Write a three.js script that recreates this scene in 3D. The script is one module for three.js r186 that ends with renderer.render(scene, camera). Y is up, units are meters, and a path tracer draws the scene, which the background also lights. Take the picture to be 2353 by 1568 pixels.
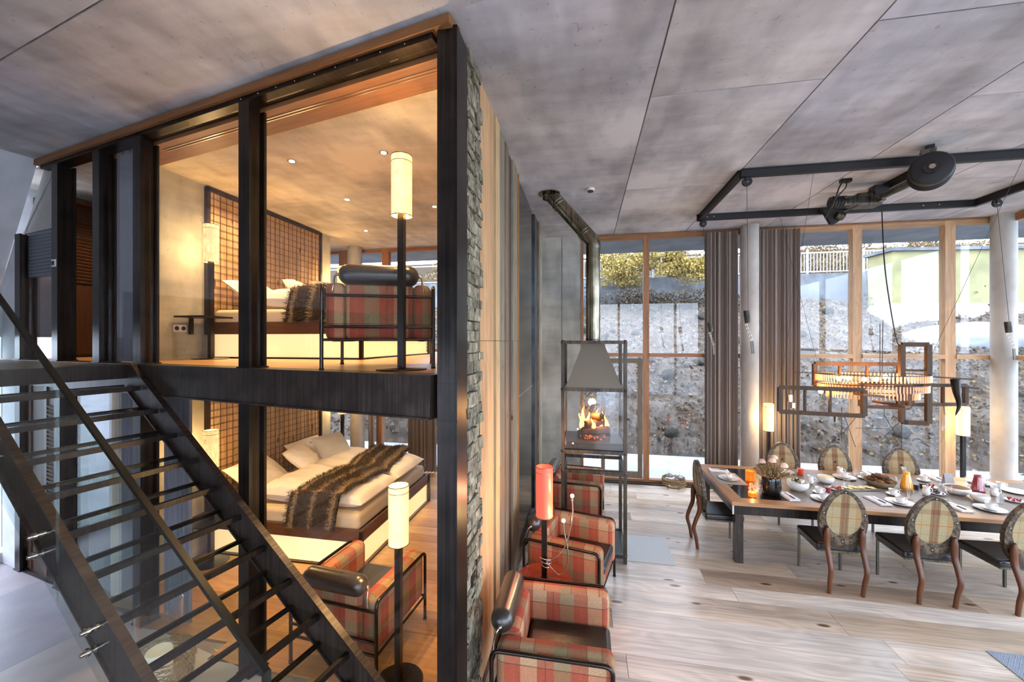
import * as THREE from 'three';
import { RoundedBoxGeometry } from 'three/addons/geometries/RoundedBoxGeometry.js';
import { mergeGeometries, toCreasedNormals } from 'three/addons/utils/BufferGeometryUtils.js';
import { RectAreaLightUniformsLib } from 'three/addons/lights/RectAreaLightUniformsLib.js';

// ---------------------------------------------------------------- camera, sky, exposure
const W = 2353, H = 1568, FPX = 915, CX = W / 2, CY = H / 2;
const EYE = 2.7, YAW = Math.atan2(168.5, FPX);
const scene = new THREE.Scene();
const camera = new THREE.PerspectiveCamera(2 * Math.atan(CY / FPX) * 180 / Math.PI, W / H, 0.05, 200);
camera.position.set(0, EYE, 0);
camera.rotation.set(0, YAW, 0);
scene.add(camera);
scene.background = new THREE.Color().setRGB(0.76, 0.89, 1.10);
scene.backgroundIntensity = 6.0;
const renderer = new THREE.WebGLRenderer({ antialias: true });
renderer.toneMapping = THREE.LinearToneMapping;
renderer.toneMappingExposure = 1.42;
renderer.shadowMap.enabled = true;
RectAreaLightUniformsLib.init();
const WARM = new THREE.Color().setRGB(1.0, 0.63, 0.26), AMBER = new THREE.Color().setRGB(1.0, 0.50, 0.16);

// room coordinates: X right, Y up, D depth into the hall (world z = -D)
const CEIL = 4.75, UP = 2.48, DWIN = 7.95, WALLX = -0.80;
const P = (X, Y, D) => new THREE.Vector3(X, Y, -D);
const ca = Math.cos(YAW), sa = Math.sin(YAW);
function ray(px, py) { const a = (px - CX) / FPX, b = (CY - py) / FPX; return [a * ca - sa, b, a * sa + ca]; }   // (X, Y, D) per unit depth
function pix(px, py, Y) { const r = ray(px, py), k = (Y - EYE) / r[1]; return P(r[0] * k, Y, r[2] * k); }        // where a pixel meets a horizontal plane
function pixD(px, py, D) { const r = ray(px, py), k = D / r[2]; return P(r[0] * k, EYE + r[1] * k, D); }         // where a pixel meets a plane of depth D
// glazed front of the bedroom box: t runs left along it from the corner post, out towards the viewer
const E0 = [-0.827, 2.37], TH = -0.2008, UX = -Math.cos(TH), UD = -Math.sin(TH);
const NX = Math.sin(TH), ND = -Math.cos(TH);
const fp = (t, out, y) => P(E0[0] + UX * t + NX * out, y, E0[1] + UD * t + ND * out);
const fxd = (t, out) => [E0[0] + UX * t + NX * out, E0[1] + UD * t + ND * out];

// ---------------------------------------------------------------- random and noise
let seed = 12345;
function rnd() { seed = (seed * 1664525 + 1013904223) >>> 0; return seed / 4294967296; }
const rr = (a, b) => a + (b - a) * rnd();
const pick = (a) => a[Math.floor(rnd() * a.length)];
const lat = new Float32Array(65536); for (let i = 0; i < 65536; i++) lat[i] = rnd();
function vnoise(x, y, px = 256, py = 256) {
  const xi = Math.floor(x), yi = Math.floor(y), fx = x - xi, fy = y - yi, u = fx * fx * (3 - 2 * fx), v = fy * fy * (3 - 2 * fy);
  const m = (a, p) => ((a % p) + p) % p, a = m(xi, px), b = m(xi + 1, px), c = m(yi, py) * 256, d = m(yi + 1, py) * 256;
  return (lat[a + c] * (1 - u) + lat[b + c] * u) * (1 - v) + (lat[a + d] * (1 - u) + lat[b + d] * u) * v;
}
function fbm(x, y, oct, px, py) { let s = 0, a = 0.5, n = 0; for (let i = 0; i < oct; i++) { s += a * vnoise(x + 17 * i, y + 31 * i, px, py); n += a; a *= 0.5; x *= 2; y *= 2; px = Math.min(256, px * 2); py = Math.min(256, py * 2); } return s / n; }

// ---------------------------------------------------------------- textures
function dataTex(w, h, fn, srgb, metres = 1, metresV = metres) {
  const d = new Uint8Array(w * h * 4);
  for (let j = 0; j < h; j++) for (let i = 0; i < w; i++) {
    const c = fn(i / w, j / h), k = (j * w + i) * 4;
    for (let q = 0; q < 3; q++) d[k + q] = Math.max(0, Math.min(255, (Array.isArray(c) ? c[q] : c) * 255));
    d[k + 3] = 255;
  }
  const t = new THREE.DataTexture(d, w, h);
  t.wrapS = t.wrapT = THREE.RepeatWrapping; t.magFilter = THREE.LinearFilter; t.minFilter = THREE.LinearMipmapLinearFilter; t.generateMipmaps = true;
  if (srgb) t.colorSpace = THREE.SRGBColorSpace;
  t.repeat.set(1 / metres, 1 / metresV); t.needsUpdate = true;
  return t;
}
const mix = (a, b, t) => [a[0] + (b[0] - a[0]) * t, a[1] + (b[1] - a[1]) * t, a[2] + (b[2] - a[2]) * t];
const clamp = (x, a = 0, b = 1) => Math.max(a, Math.min(b, x)), sstep = (a, b, x) => { const t = clamp((x - a) / (b - a)); return t * t * (3 - 2 * t); };
const T = {};
T.concrete = dataTex(1024, 1024, (u, v) => {
  const a = fbm(u * 4, v * 4, 6, 4, 4), b = fbm(u * 24, v * 9 + 5, 4, 24, 9), c = fbm(u * 9 + 3, v * 40, 3, 9, 40), pits = vnoise(u * 128, v * 128, 128, 128);
  let s = 0.90 + 0.46 * (a - 0.5) + 0.2 * (b - 0.5) + 0.12 * (c - 0.5); if (pits > 0.93 && a < 0.55) s -= 0.1;
  const w = fbm(u * 3 + 7, v * 3 + 2, 3, 3, 3); return [s * (1 + 0.05 * (w - 0.5)), s, s * (1 - 0.09 * (w - 0.5))];
}, true, 3.2);
T.concreteB = dataTex(512, 512, (u, v) => fbm(u * 16, v * 16, 5, 16, 16) - (vnoise(u * 128, v * 128, 128, 128) > 0.94 ? 0.3 : 0), false, 1.6);
T.wood = dataTex(512, 1024, (u, v) => {
  const warp = fbm(u * 4, v * 3, 3, 4, 3) * 0.7, g = Math.sin((u * 9 + warp * 6) * 6.283), f = fbm(u * 90, v * 4, 3, 90, 4), big = fbm(u * 5, v * 2 + 9, 3, 5, 2);
  let s = 0.89 + 0.03 * g + 0.2 * (f - 0.5) + 0.24 * (big - 0.5);
  return [s, s * 0.97, s * 0.93];
}, true, 0.9, 1.8);
T.knots = dataTex(512, 1024, (u, v) => {
  const warp = fbm(u * 4, v * 3, 3, 4, 3) * 0.8; let g = Math.sin((u * 7 + warp * 6) * 6.283), f = fbm(u * 90, v * 4, 3, 90, 4), big = fbm(u * 4, v * 2 + 9, 3, 4, 2);
  let s = 0.88 + 0.03 * g + 0.2 * (f - 0.5) + 0.34 * (big - 0.5), k = 0;
  for (const [a, b, r] of [[0.2, 0.15, 0.028], [0.7, 0.42, 0.02], [0.35, 0.73, 0.035], [0.85, 0.9, 0.018], [0.55, 0.08, 0.016]]) { const dd = Math.hypot((u - a), (v - b) * 0.9); k = Math.max(k, 1 - sstep(r * 0.4, r, dd)); s += 0.05 * Math.sin(dd * 160) * Math.exp(-dd * 26); }
  s = Math.max(0.3, s); const c = [s, s * 0.95, s * 0.9]; return mix(c, [0.33, 0.22, 0.15], k * 0.8);
}, true, 0.8, 1.9);
T.grain = dataTex(256, 256, (u, v) => fbm(u * 64, v * 64, 3, 64, 64), false, 0.12);
T.fabric = dataTex(256, 256, (u, v) => 0.5 + 0.25 * Math.sin(u * 6.283 * 48) * Math.sin(v * 6.283 * 48) + 0.5 * (vnoise(u * 64, v * 64, 64, 64) - 0.5), false, 0.1);
T.leather = dataTex(256, 256, (u, v) => fbm(u * 40, v * 40, 3, 40, 40), false, 0.2);
T.brush = dataTex(256, 512, (u, v) => { const s = 0.72 + 0.5 * (fbm(u * 6, v * 10, 4, 6, 10) - 0.5) + 0.35 * (vnoise(u * 90, v * 3, 90, 3) - 0.5); return [s, s, s]; }, true, 0.8, 1.6);
// plaids: bands across u and v multiplied like woven yarn
function plaid(bandsU, bandsV, lines, size) {
  const band = (b, x) => { let s = 0, tot = 0; for (const q of b) tot += q[1]; x *= tot; for (const q of b) { if (x < s + q[1]) return q[0]; s += q[1]; } return b[0][0]; };
  return dataTex(512, 512, (u, v) => {
    let a = band(bandsU, u), b = band(bandsV, v), c = mix(a, b, 0.42);
    for (const [x, col, w, ax] of lines) { const d = Math.abs((ax ? v : u) - x); if (d < w) c = mix(c, col, 0.55); }
    const n = 0.86 + 0.28 * (vnoise(u * 170, v * 170, 170, 170)); const k = (Math.floor(u * 256) + Math.floor(v * 256)) % 2 ? 0.97 : 1.03;
    return [c[0] * n * k, c[1] * n * k, c[2] * n * k];
  }, true, size);
}
const RU = [0.56, 0.23, 0.15], OR = [0.70, 0.37, 0.24], TA = [0.70, 0.56, 0.42], OL = [0.47, 0.42, 0.29], BR = [0.33, 0.2, 0.15], CRM = [0.61, 0.55, 0.41];
T.plaidRed = plaid([[RU, 3], [TA, 3], [RU, 3], [OL, 3]], [[OR, 3], [TA, 2.2], [RU, 2.6], [OL, 2.2]], [[0.125, BR, 0.006, 0], [0.6, OR, 0.005, 0], [0.63, OR, 0.004, 0], [0.3, BR, 0.008, 1], [0.52, BR, 0.006, 1], [0.8, BR, 0.007, 1]], 0.44);
T.plaidTan = plaid([[CRM, 4], [[0.40, 0.28, 0.18], 2.4], [CRM, 2], [[0.56, 0.44, 0.29], 2]], [[CRM, 4], [[0.66, 0.54, 0.36], 2], [CRM, 2.4], [[0.5, 0.36, 0.22], 1.6]], [[0.46, [0.45, 0.16, 0.1], 0.008, 0], [0.56, [0.3, 0.2, 0.12], 0.006, 0], [0.5, [0.45, 0.16, 0.1], 0.006, 1], [0.2, [0.4, 0.3, 0.2], 0.005, 1], [0.16, [0.4, 0.3, 0.2], 0.005, 0]], 0.34);
T.fur = dataTex(512, 512, (u, v) => {
  const s = 0.5 + 0.5 * Math.sin(u * 6.283 * 2 + 1.4 * (fbm(u * 8, v * 8, 3, 8, 8) - 0.5)), f = fbm(u * 50, v * 18, 4, 50, 18), k = sstep(0.80, 1.0, s + 0.35 * (f - 0.5));
  const d = mix([0.16, 0.12, 0.085], [0.34, 0.27, 0.18], f); return mix(d, [0.66, 0.56, 0.42], k * 0.8);
}, true, 0.5);
T.patina = dataTex(512, 512, (u, v) => { const a = fbm(u * 10, v * 10, 5, 10, 10), b = fbm(u * 30 + 4, v * 30, 4, 30, 30); let c = mix([0.22, 0.18, 0.14], [0.42, 0.36, 0.28], sstep(0.4, 0.7, a)); if (b > 0.62) c = mix(c, [0.56, 0.50, 0.43], 0.5); return c; }, true, 0.4);
T.stone = dataTex(512, 512, (u, v) => { const a = fbm(u * 8, v * 8, 5, 8, 8), b = fbm(u * 40, v * 16, 4, 40, 16); const s = 0.62 + 0.6 * (a - 0.5) + 0.5 * (b - 0.5); return [s * 1.02, s, s * 0.93]; }, true, 0.5);
T.hill = dataTex(1024, 1024, (u, v) => {
  const a = fbm(u * 6, v * 6, 6, 6, 6), b = fbm(u * 40, v * 40, 4, 40, 40), c = fbm(u * 14 + 3, v * 14, 4, 14, 14);
  let k = mix([0.38, 0.35, 0.32], [0.50, 0.48, 0.46], sstep(0.35, 0.65, a)); if (c > 0.56) k = mix(k, [0.42, 0.35, 0.28], 0.6); if (b > 0.6) k = mix(k, [0.32, 0.29, 0.26], 0.6); if (b < 0.36) k = mix(k, [0.52, 0.50, 0.49], 0.6); return k;
}, true, 5);
T.pale = dataTex(512, 512, (u, v) => { const a = fbm(u * 6, v * 6, 5, 6, 6), b = fbm(u * 3 + 9, v * 3, 3, 3, 3), s = 0.84 + 0.28 * (a - 0.5); return [s * (1 + 0.06 * (b - 0.5)), s, s * (1 + 0.02 * (0.5 - b))]; }, true, 2.5);
T.wick = dataTex(256, 256, (u, v) => { const s = 0.5 + 0.5 * Math.sin(u * 6.283 * 10) * Math.cos(v * 6.283 * 12); return [0.5 + 0.3 * s, 0.42 + 0.3 * s, 0.32 + 0.25 * s]; }, true, 0.2);
T.tread = dataTex(256, 256, (u, v) => { const q = (x, y) => Math.max(0, 1 - 9 * Math.hypot((x % 1) - 0.5, ((y % 1) - 0.5) * 0.35)); return Math.min(1, q((u + v) * 4, (u - v) * 4 + 4) + q((u - v) * 4 + 4.5, (u + v) * 4 + 0.5)); }, false, 0.16);

// ---------------------------------------------------------------- materials
const std = (o) => new THREE.MeshStandardMaterial(o), phy = (o) => new THREE.MeshPhysicalMaterial(o);
const hex = (h) => new THREE.Color(h);
const M = {
  concrete: std({ color: hex('#a9a4a0'), map: T.concrete, bumpMap: T.concreteB, bumpScale: 0.003, roughness: 0.75 }),
  ceilConcrete: std({ color: hex('#cdcac9'), map: T.concrete, bumpMap: T.concreteB, bumpScale: 0.003, roughness: 0.62 }),
  wallConcrete: std({ color: hex('#b9b5a6'), map: T.concrete, bumpMap: T.concreteB, bumpScale: 0.002, roughness: 0.7 }),
  column: std({ color: hex('#d2ccc2'), map: T.pale, roughness: 0.7 }),
  plaster: std({ color: hex('#e9e7ea'), map: T.pale, roughness: 0.85 }),
  bedCeil: std({ color: hex('#e6dccb'), map: T.concrete, roughness: 0.6 }),
  screed: std({ color: hex('#cbc1c4'), map: T.pale, bumpMap: T.concreteB, bumpScale: 0.001, roughness: 0.42 }),
  steel: std({ color: hex('#54463e'), map: T.brush, roughness: 0.42, metalness: 0.5 }),
  steelDark: std({ color: hex('#3b322d'), map: T.brush, roughness: 0.34, metalness: 0.55 }),
  steelBlue: std({ color: hex('#6d747c'), map: T.brush, roughness: 0.3, metalness: 0.85 }),
  railSteel: std({ color: hex('#2b2a2a'), roughness: 0.5, metalness: 0.4 }),
  chrome: std({ color: hex('#c9c4bb'), roughness: 0.16, metalness: 1 }),
  brass: std({ color: hex('#c2baa0'), roughness: 0.24, metalness: 1, map: T.brush }),
  stoveIron: std({ color: hex('#5c5346'), roughness: 0.4, metalness: 0.6, map: T.brush }),
  pewter: std({ color: hex('#7d776b'), roughness: 0.42, metalness: 0.75, map: T.brush }),
  hood: std({ color: hex('#7d7668'), roughness: 0.5, metalness: 0.35 }),
  tubeDark: std({ color: hex('#3a3430'), roughness: 0.25, metalness: 0.9 }),
  glass: phy({ color: 0xffffff, transmission: 1, thickness: 0, roughness: 0, ior: 1.5, specularIntensity: 0.7 }),
  railGlass: phy({ color: hex('#f2f7f5'), transmission: 1, thickness: 0, roughness: 0, ior: 1.5, specularIntensity: 0.5 }),
  clear: phy({ color: 0xffffff, transmission: 1, thickness: 0, roughness: 0, ior: 1.45 }),
  fascia: std({ color: hex('#97673c'), map: T.wood, roughness: 0.5 }),
  pine: std({ color: hex('#c9a47c'), map: T.wood, roughness: 0.55 }),
  larch: std({ color: hex('#ac784b'), map: T.wood, roughness: 0.5 }),
  walnut: std({ color: hex('#5a3a26'), map: T.wood, roughness: 0.42 }),
  bedWood: std({ color: hex('#6e4a30'), map: T.wood, roughness: 0.5 }),
  darkWood: std({ color: hex('#4a2c1b'), map: T.wood, roughness: 0.5 }),
  oldWood: std({ color: hex('#56432f'), map: T.knots, roughness: 0.75 }),
  oldWood2: std({ color: hex('#6e4c2b'), map: T.knots, roughness: 0.7 }),
  tableWood: std({ color: hex('#b98b60'), map: T.wood, roughness: 0.42 }),
  tableGrey: std({ color: hex('#8f857a'), map: T.wood, roughness: 0.4 }),
  tableBlack: std({ color: hex('#141516'), roughness: 0.08 }),
  head: std({ color: hex('#c09365'), map: T.knots, roughness: 0.65 }),
  wire: std({ color: hex('#5b4330'), roughness: 0.5, metalness: 0.5 }),
  plaidRed: std({ map: T.plaidRed, bumpMap: T.fabric, bumpScale: 0.001, roughness: 0.9 }),
  plaidTan: std({ map: T.plaidTan, bumpMap: T.fabric, bumpScale: 0.001, roughness: 0.9 }),
  leather: phy({ color: hex('#171514'), bumpMap: T.leather, bumpScale: 0.001, roughness: 0.34, clearcoat: 0.3, clearcoatRoughness: 0.3 }),
  leatherRoll: phy({ color: hex('#2c2621'), bumpMap: T.leather, bumpScale: 0.0008, roughness: 0.3, clearcoat: 0.5, clearcoatRoughness: 0.25 }),
  linen: std({ color: hex('#efe6da'), bumpMap: T.fabric, bumpScale: 0.0008, roughness: 0.95 }),
  linenTan: std({ color: hex('#d8c6a8'), bumpMap: T.fabric, bumpScale: 0.0008, roughness: 0.95 }),
  knit: std({ color: hex('#f0eadf'), bumpMap: T.fabric, bumpScale: 0.006, roughness: 0.95 }),
  fur: phy({ map: T.fur, bumpMap: T.fur, bumpScale: 0.012, roughness: 1, sheen: 0.5, sheenRoughness: 0.6, sheenColor: hex('#6a5842') }),
  curtain: std({ color: hex('#8d8179'), bumpMap: T.fabric, bumpScale: 0.0008, roughness: 0.9 }),
  curtainGrey: std({ color: hex('#6c6d76'), bumpMap: T.fabric, bumpScale: 0.0008, roughness: 0.9 }),
  patina: std({ map: T.patina, roughness: 0.5, metalness: 0.35 }),
  chairWood: std({ color: hex('#6b3f22'), map: T.wood, roughness: 0.38 }),
  shade: std({ color: hex('#f4e2b8'), bumpMap: T.fabric, bumpScale: 0.001, roughness: 0.9, emissive: new THREE.Color().setRGB(1.0, 0.66, 0.27), emissiveIntensity: 1.15 }),
  shadeRim: std({ color: hex('#fff3d6'), roughness: 0.7, emissive: new THREE.Color().setRGB(1.0, 0.8, 0.5), emissiveIntensity: 1.6 }),
  shadeRed: std({ color: hex('#c8503f'), roughness: 0.35, emissive: new THREE.Color().setRGB(0.85, 0.16, 0.11), emissiveIntensity: 0.4 }),
  redGlass: phy({ color: hex('#e07a55'), transmission: 0.75, thickness: 0, roughness: 0.1, ior: 1.5 }),
  panelGlow: std({ color: hex('#fff2d2'), roughness: 0.6, emissive: new THREE.Color().setRGB(1.0, 0.74, 0.33), emissiveIntensity: 0.6 }),
  bulb: std({ color: 0xffffff, emissive: new THREE.Color().setRGB(1.0, 0.72, 0.38), emissiveIntensity: 14 }),
  down: std({ color: 0xffffff, emissive: new THREE.Color().setRGB(1.0, 0.82, 0.55), emissiveIntensity: 7 }),
  flame: std({ color: hex('#ff9a3c'), emissive: new THREE.Color().setRGB(1.0, 0.5, 0.14), emissiveIntensity: 2.6 }),
  ember: std({ color: hex('#5a2413'), roughness: 0.9, emissive: new THREE.Color().setRGB(1.0, 0.16, 0.04), emissiveIntensity: 0.55 }),
  log: std({ color: hex('#5d3c26'), map: T.knots, roughness: 0.95 }),
  candle: std({ color: hex('#f3eddf'), roughness: 0.5, emissive: new THREE.Color().setRGB(1, 0.75, 0.45), emissiveIntensity: 0.12 }),
  amber: phy({ color: hex('#d9952f'), transmission: 0.6, thickness: 0, roughness: 0.25, emissive: new THREE.Color().setRGB(1.0, 0.5, 0.12), emissiveIntensity: 0.12 }),
  porcelain: phy({ color: hex('#eceae6'), roughness: 0.2, clearcoat: 0.5, clearcoatRoughness: 0.1 }),
  napkin: std({ color: hex('#eeebee'), roughness: 0.95, bumpMap: T.fabric, bumpScale: 0.0006 }),
  mat: std({ color: hex('#9a938b'), roughness: 0.9, bumpMap: T.fabric, bumpScale: 0.001 }),
  crust: std({ color: hex('#b0763c'), roughness: 0.8, map: T.pale, bumpMap: T.grain, bumpScale: 0.003 }),
  crustDark: std({ color: hex('#7a4a26'), roughness: 0.8, map: T.pale, bumpMap: T.grain, bumpScale: 0.003 }),
  cheese: std({ color: hex('#e5cf8a'), roughness: 0.6 }),
  oj: std({ color: hex('#f0a60a'), roughness: 0.35 }),
  berry: std({ color: hex('#a01526'), roughness: 0.3 }),
  redJuice: std({ color: hex('#8f1226'), roughness: 0.25 }),
  darkBerry: std({ color: hex('#241a2c'), roughness: 0.35 }),
  olive: std({ color: hex('#8f8a3a'), roughness: 0.4 }),
  vaseDark: phy({ color: hex('#2a2a28'), transmission: 0.5, thickness: 0, roughness: 0.08 }),
  dried: std({ color: hex('#9a7f58'), roughness: 0.95 }),
  petal: std({ color: hex('#e2bfa6'), roughness: 0.9 }),
  jam: std({ color: hex('#d8481c'), roughness: 0.3 }),
  wicker: std({ map: T.wick, roughness: 0.95, bumpMap: T.grain, bumpScale: 0.004 }),
  wickerGrey: std({ color: hex('#e6e2da'), map: T.wick, roughness: 0.95 }),
  crystal: phy({ color: hex('#ffe9cc'), transmission: 0.7, thickness: 0, roughness: 0.35, ior: 1.7 }),
  plate: std({ color: hex('#b9b8b4'), bumpMap: T.tread, bumpScale: 0.012, roughness: 0.5, metalness: 0.35 }),
  hill: std({ color: hex('#bdb2a8'), map: T.hill, roughness: 1, bumpMap: T.hill, bumpScale: 0.035 }),
  snow: std({ color: hex('#c6c9cf'), map: T.pale, roughness: 0.9 }),
  extWall: std({ color: hex('#74787e'), map: T.concrete, roughness: 0.9 }),
  soffit: std({ color: hex('#8f979f'), map: T.pale, roughness: 0.8 }),
  fence: std({ color: hex('#b4b7bb'), roughness: 0.6 }),
  yellowWall: std({ color: hex('#a39d70'), map: T.pale, roughness: 0.9 }),
  whiteWall: std({ color: hex('#bcbcc0'), roughness: 0.9 }),
  rock: std({ color: hex('#8d867b'), map: T.stone, roughness: 0.95, bumpMap: T.stone, bumpScale: 0.02 }),
  leafTan: std({ color: hex('#7d6a4c'), roughness: 1 }),
  leafYel: std({ color: hex('#94803f'), roughness: 1 }),
  leafDark: std({ color: hex('#51483a'), roughness: 1 }),
  leafGreen: std({ color: hex('#3f5a44'), roughness: 1 }),
  switchWhite: std({ color: hex('#d8d6d0'), roughness: 0.4 }),
  black: std({ color: hex('#0e0e0e'), roughness: 0.5 }),
  mirror: std({ color: hex('#5d5a54'), roughness: 0.12, metalness: 0.9 }),
  gasket: std({ color: hex('#171513'), roughness: 0.7 }),
};
const tint = (m, c, o = {}) => { const n = m.clone(); n.color = new THREE.Color(c); Object.assign(n, o); return n; };

// ---------------------------------------------------------------- geometry helpers
function norm(g) { if (g.index) g = g.toNonIndexed(); for (const k of Object.keys(g.attributes)) if (!['position', 'normal', 'uv'].includes(k)) g.deleteAttribute(k); if (!g.attributes.normal) g.computeVertexNormals(); g.morphAttributes = {}; g.clearGroups(); return g; }
function mapUV(g, ou = 0, ov = 0, swap = false) {   // metric box mapping in the part's own axes
  g = norm(g); const p = g.attributes.position, n = p.count, uv = new Float32Array(n * 2), a = new THREE.Vector3(), b = new THREE.Vector3(), c = new THREE.Vector3();
  for (let i = 0; i < n; i += 3) {
    a.fromBufferAttribute(p, i); b.fromBufferAttribute(p, i + 1).sub(a); c.fromBufferAttribute(p, i + 2).sub(a); b.cross(c);
    const x = Math.abs(b.x), y = Math.abs(b.y), z = Math.abs(b.z);
    for (let k = 0; k < 3; k++) {
      a.fromBufferAttribute(p, i + k); let u, v;
      if (y >= x && y >= z) { u = a.x; v = a.z; } else if (x >= z) { u = a.z; v = a.y; } else { u = a.x; v = a.y; }
      if (swap) [u, v] = [v, u];
      uv[(i + k) * 2] = u + ou; uv[(i + k) * 2 + 1] = v + ov;
    }
  }
  g.setAttribute('uv', new THREE.BufferAttribute(uv, 2)); return g;
}
const mv = (g, x = 0, y = 0, z = 0, rx = 0, ry = 0, rz = 0) => { if (rx || ry || rz) g.applyMatrix4(new THREE.Matrix4().makeRotationFromEuler(new THREE.Euler(rx, ry, rz))); return g.translate(x, y, z); };
const box = (w, h, d, x = 0, y = 0, z = 0, rx, ry, rz) => mv(new THREE.BoxGeometry(w, h, d), x, y, z, rx, ry, rz);
const rbox = (w, h, d, r, x = 0, y = 0, z = 0, rx, ry, rz, s = 2) => mv(new RoundedBoxGeometry(w, h, d, s, Math.min(r, w / 2.01, h / 2.01, d / 2.01)), x, y, z, rx, ry, rz);
const box2 = (x0, x1, y0, y1, z0, z1) => box(Math.abs(x1 - x0), Math.abs(y1 - y0), Math.abs(z1 - z0), (x0 + x1) / 2, (y0 + y1) / 2, (z0 + z1) / 2);
const cyl = (r, h, x = 0, y = 0, z = 0, n = 20, r2 = r, rx, ry, rz) => mv(new THREE.CylinderGeometry(r2, r, h, n), x, y, z, rx, ry, rz);
const sph = (r, x = 0, y = 0, z = 0, n = 14) => mv(new THREE.SphereGeometry(r, n, Math.ceil(n * 0.7)), x, y, z);
const lathe = (pts, n = 28) => new THREE.LatheGeometry(pts.map((p) => new THREE.Vector2(Math.max(p[0], 1e-5), p[1])), n);
function bar(a, b, r, n = 10) { a = new THREE.Vector3(...(a.isVector3 ? a.toArray() : a)); b = new THREE.Vector3(...(b.isVector3 ? b.toArray() : b)); const d = b.clone().sub(a), l = d.length(); const g = new THREE.CylinderGeometry(r, r, l, n); g.applyQuaternion(new THREE.Quaternion().setFromUnitVectors(new THREE.Vector3(0, 1, 0), d.normalize())); return g.translate((a.x + b.x) / 2, (a.y + b.y) / 2, (a.z + b.z) / 2); }
function beam(a, b, w, h, up = new THREE.Vector3(0, 1, 0)) { a = new THREE.Vector3(...(a.isVector3 ? a.toArray() : a)); b = new THREE.Vector3(...(b.isVector3 ? b.toArray() : b)); const z = b.clone().sub(a), l = z.length(); z.normalize(); const x = new THREE.Vector3().crossVectors(up, z).normalize(), y = new THREE.Vector3().crossVectors(z, x); const g = new THREE.BoxGeometry(w, h, l); g.applyMatrix4(new THREE.Matrix4().makeBasis(x, y, z)); return g.translate((a.x + b.x) / 2, (a.y + b.y) / 2, (a.z + b.z) / 2); }
function tube(pts, r, n = 40, rs = 8, tension = 0.5) { return new THREE.TubeGeometry(new THREE.CatmullRomCurve3(pts.map((p) => p.isVector3 ? p : new THREE.Vector3(...p)), false, 'catmullrom', tension), n, r, rs, false); }
function pathTube(pts, rad, r, rs = 8) {   // straight runs with rounded corners
  const v = pts.map((p) => new THREE.Vector3(...p)), c = new THREE.CurvePath(); let from = v[0];
  for (let i = 1; i < v.length - 1; i++) { const a = v[i].clone().add(v[i - 1].clone().sub(v[i]).setLength(rad)), b = v[i].clone().add(v[i + 1].clone().sub(v[i]).setLength(rad)); c.add(new THREE.LineCurve3(from, a)); c.add(new THREE.QuadraticBezierCurve3(a, v[i], b)); from = b; }
  c.add(new THREE.LineCurve3(from, v[v.length - 1])); return new THREE.TubeGeometry(c, 24 * v.length, r, rs, false);
}
function ext(pts, depth, o = {}) { const s = new THREE.Shape(pts.map((p) => new THREE.Vector2(p[0], p[1]))); for (const h of o.holes || []) s.holes.push(new THREE.Path(h.map((p) => new THREE.Vector2(p[0], p[1])))); return new THREE.ExtrudeGeometry(s, { depth, bevelEnabled: !!o.bevel, bevelSize: o.bevel || 0, bevelThickness: o.bevel || 0, bevelSegments: 2, curveSegments: o.seg || 12 }); }
// a slab with a polygon outline given in (X, D), between two heights
function slab(poly, y0, y1) { const g = ext(poly.map(([x, d]) => [x, d]), y1 - y0); g.rotateX(-Math.PI / 2); return g.translate(0, y0, 0); }

const used = new Map();
function numbered(name) { const n = used.get(name) || 0; used.set(name, n + 1); return n ? name + '_' + String(n).padStart(3, '0') : name; }
function obj(name, geos, m, parent, uv = {}) {
  let g = Array.isArray(geos) ? (geos.length > 1 ? mergeGeometries(geos.map(norm)) : norm(geos[0])) : geos;
  if (uv !== null && (m.map || m.bumpMap) && !uv.own) g = mapUV(g, uv.ou ?? 0, uv.ov ?? 0, uv.swap);
  const o = new THREE.Mesh(g, m); o.castShadow = o.receiveShadow = true;
  o.name = parent ? name : numbered(name); (parent || scene).add(o); return o;
}
function tag(o, label, category, group) { o.userData.label = label; o.userData.category = category; if (group) o.userData.group = group; return o; }
function thing(name, label, category, pos = [0, 0, 0], turn = 0, group) { const o = new THREE.Group(); o.name = numbered(name); scene.add(o); if (pos.isVector3) o.position.copy(pos); else o.position.set(...pos); o.rotation.y = turn; return tag(o, label, category, group); }
function struct(name, label, geos, m, uv) { const o = geos ? obj(name, geos, m, null, uv) : new THREE.Group(); if (!geos) { o.name = numbered(name); scene.add(o); } o.userData.kind = 'structure'; o.userData.label = label; o.userData.category = name.split('_')[0]; return o; }
function dup(root, pos, turn, label, group) { const r = root.clone(); r.userData = { ...root.userData }; r.name = numbered(root.name.replace(/_\d{3}$/, '')); scene.add(r); if (pos.isVector3) r.position.copy(pos); else r.position.set(...pos); r.rotation.y = turn; if (label) r.userData.label = label; if (group) r.userData.group = group; return r; }
function point(parent, x, y, z, color, I, radius = 1) { const l = new THREE.PointLight(color, I); l.position.set(x, y, z); l.castShadow = true; l.shadow.radius = radius; l.name = 'lamp_light'; parent.add(l); return l; }
function jitter(g, amt, fr = 3) { const p = g.attributes.position; for (let i = 0; i < p.count; i++) { const x = p.getX(i), y = p.getY(i), z = p.getZ(i); p.setXYZ(i, x + amt * (vnoise(y * fr + 3, z * fr + 7) - 0.5) * 2, y + amt * (vnoise(x * fr + 13, z * fr + 1) - 0.5) * 2, z + amt * (vnoise(x * fr + 5, y * fr + 9) - 0.5) * 2); } g.computeVertexNormals(); return g; }

// ================================================================ THE SETTING
const facD = (X) => 2.37 - 0.2035 * (X + 0.827);                 // depth of the glazed front at X
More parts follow.
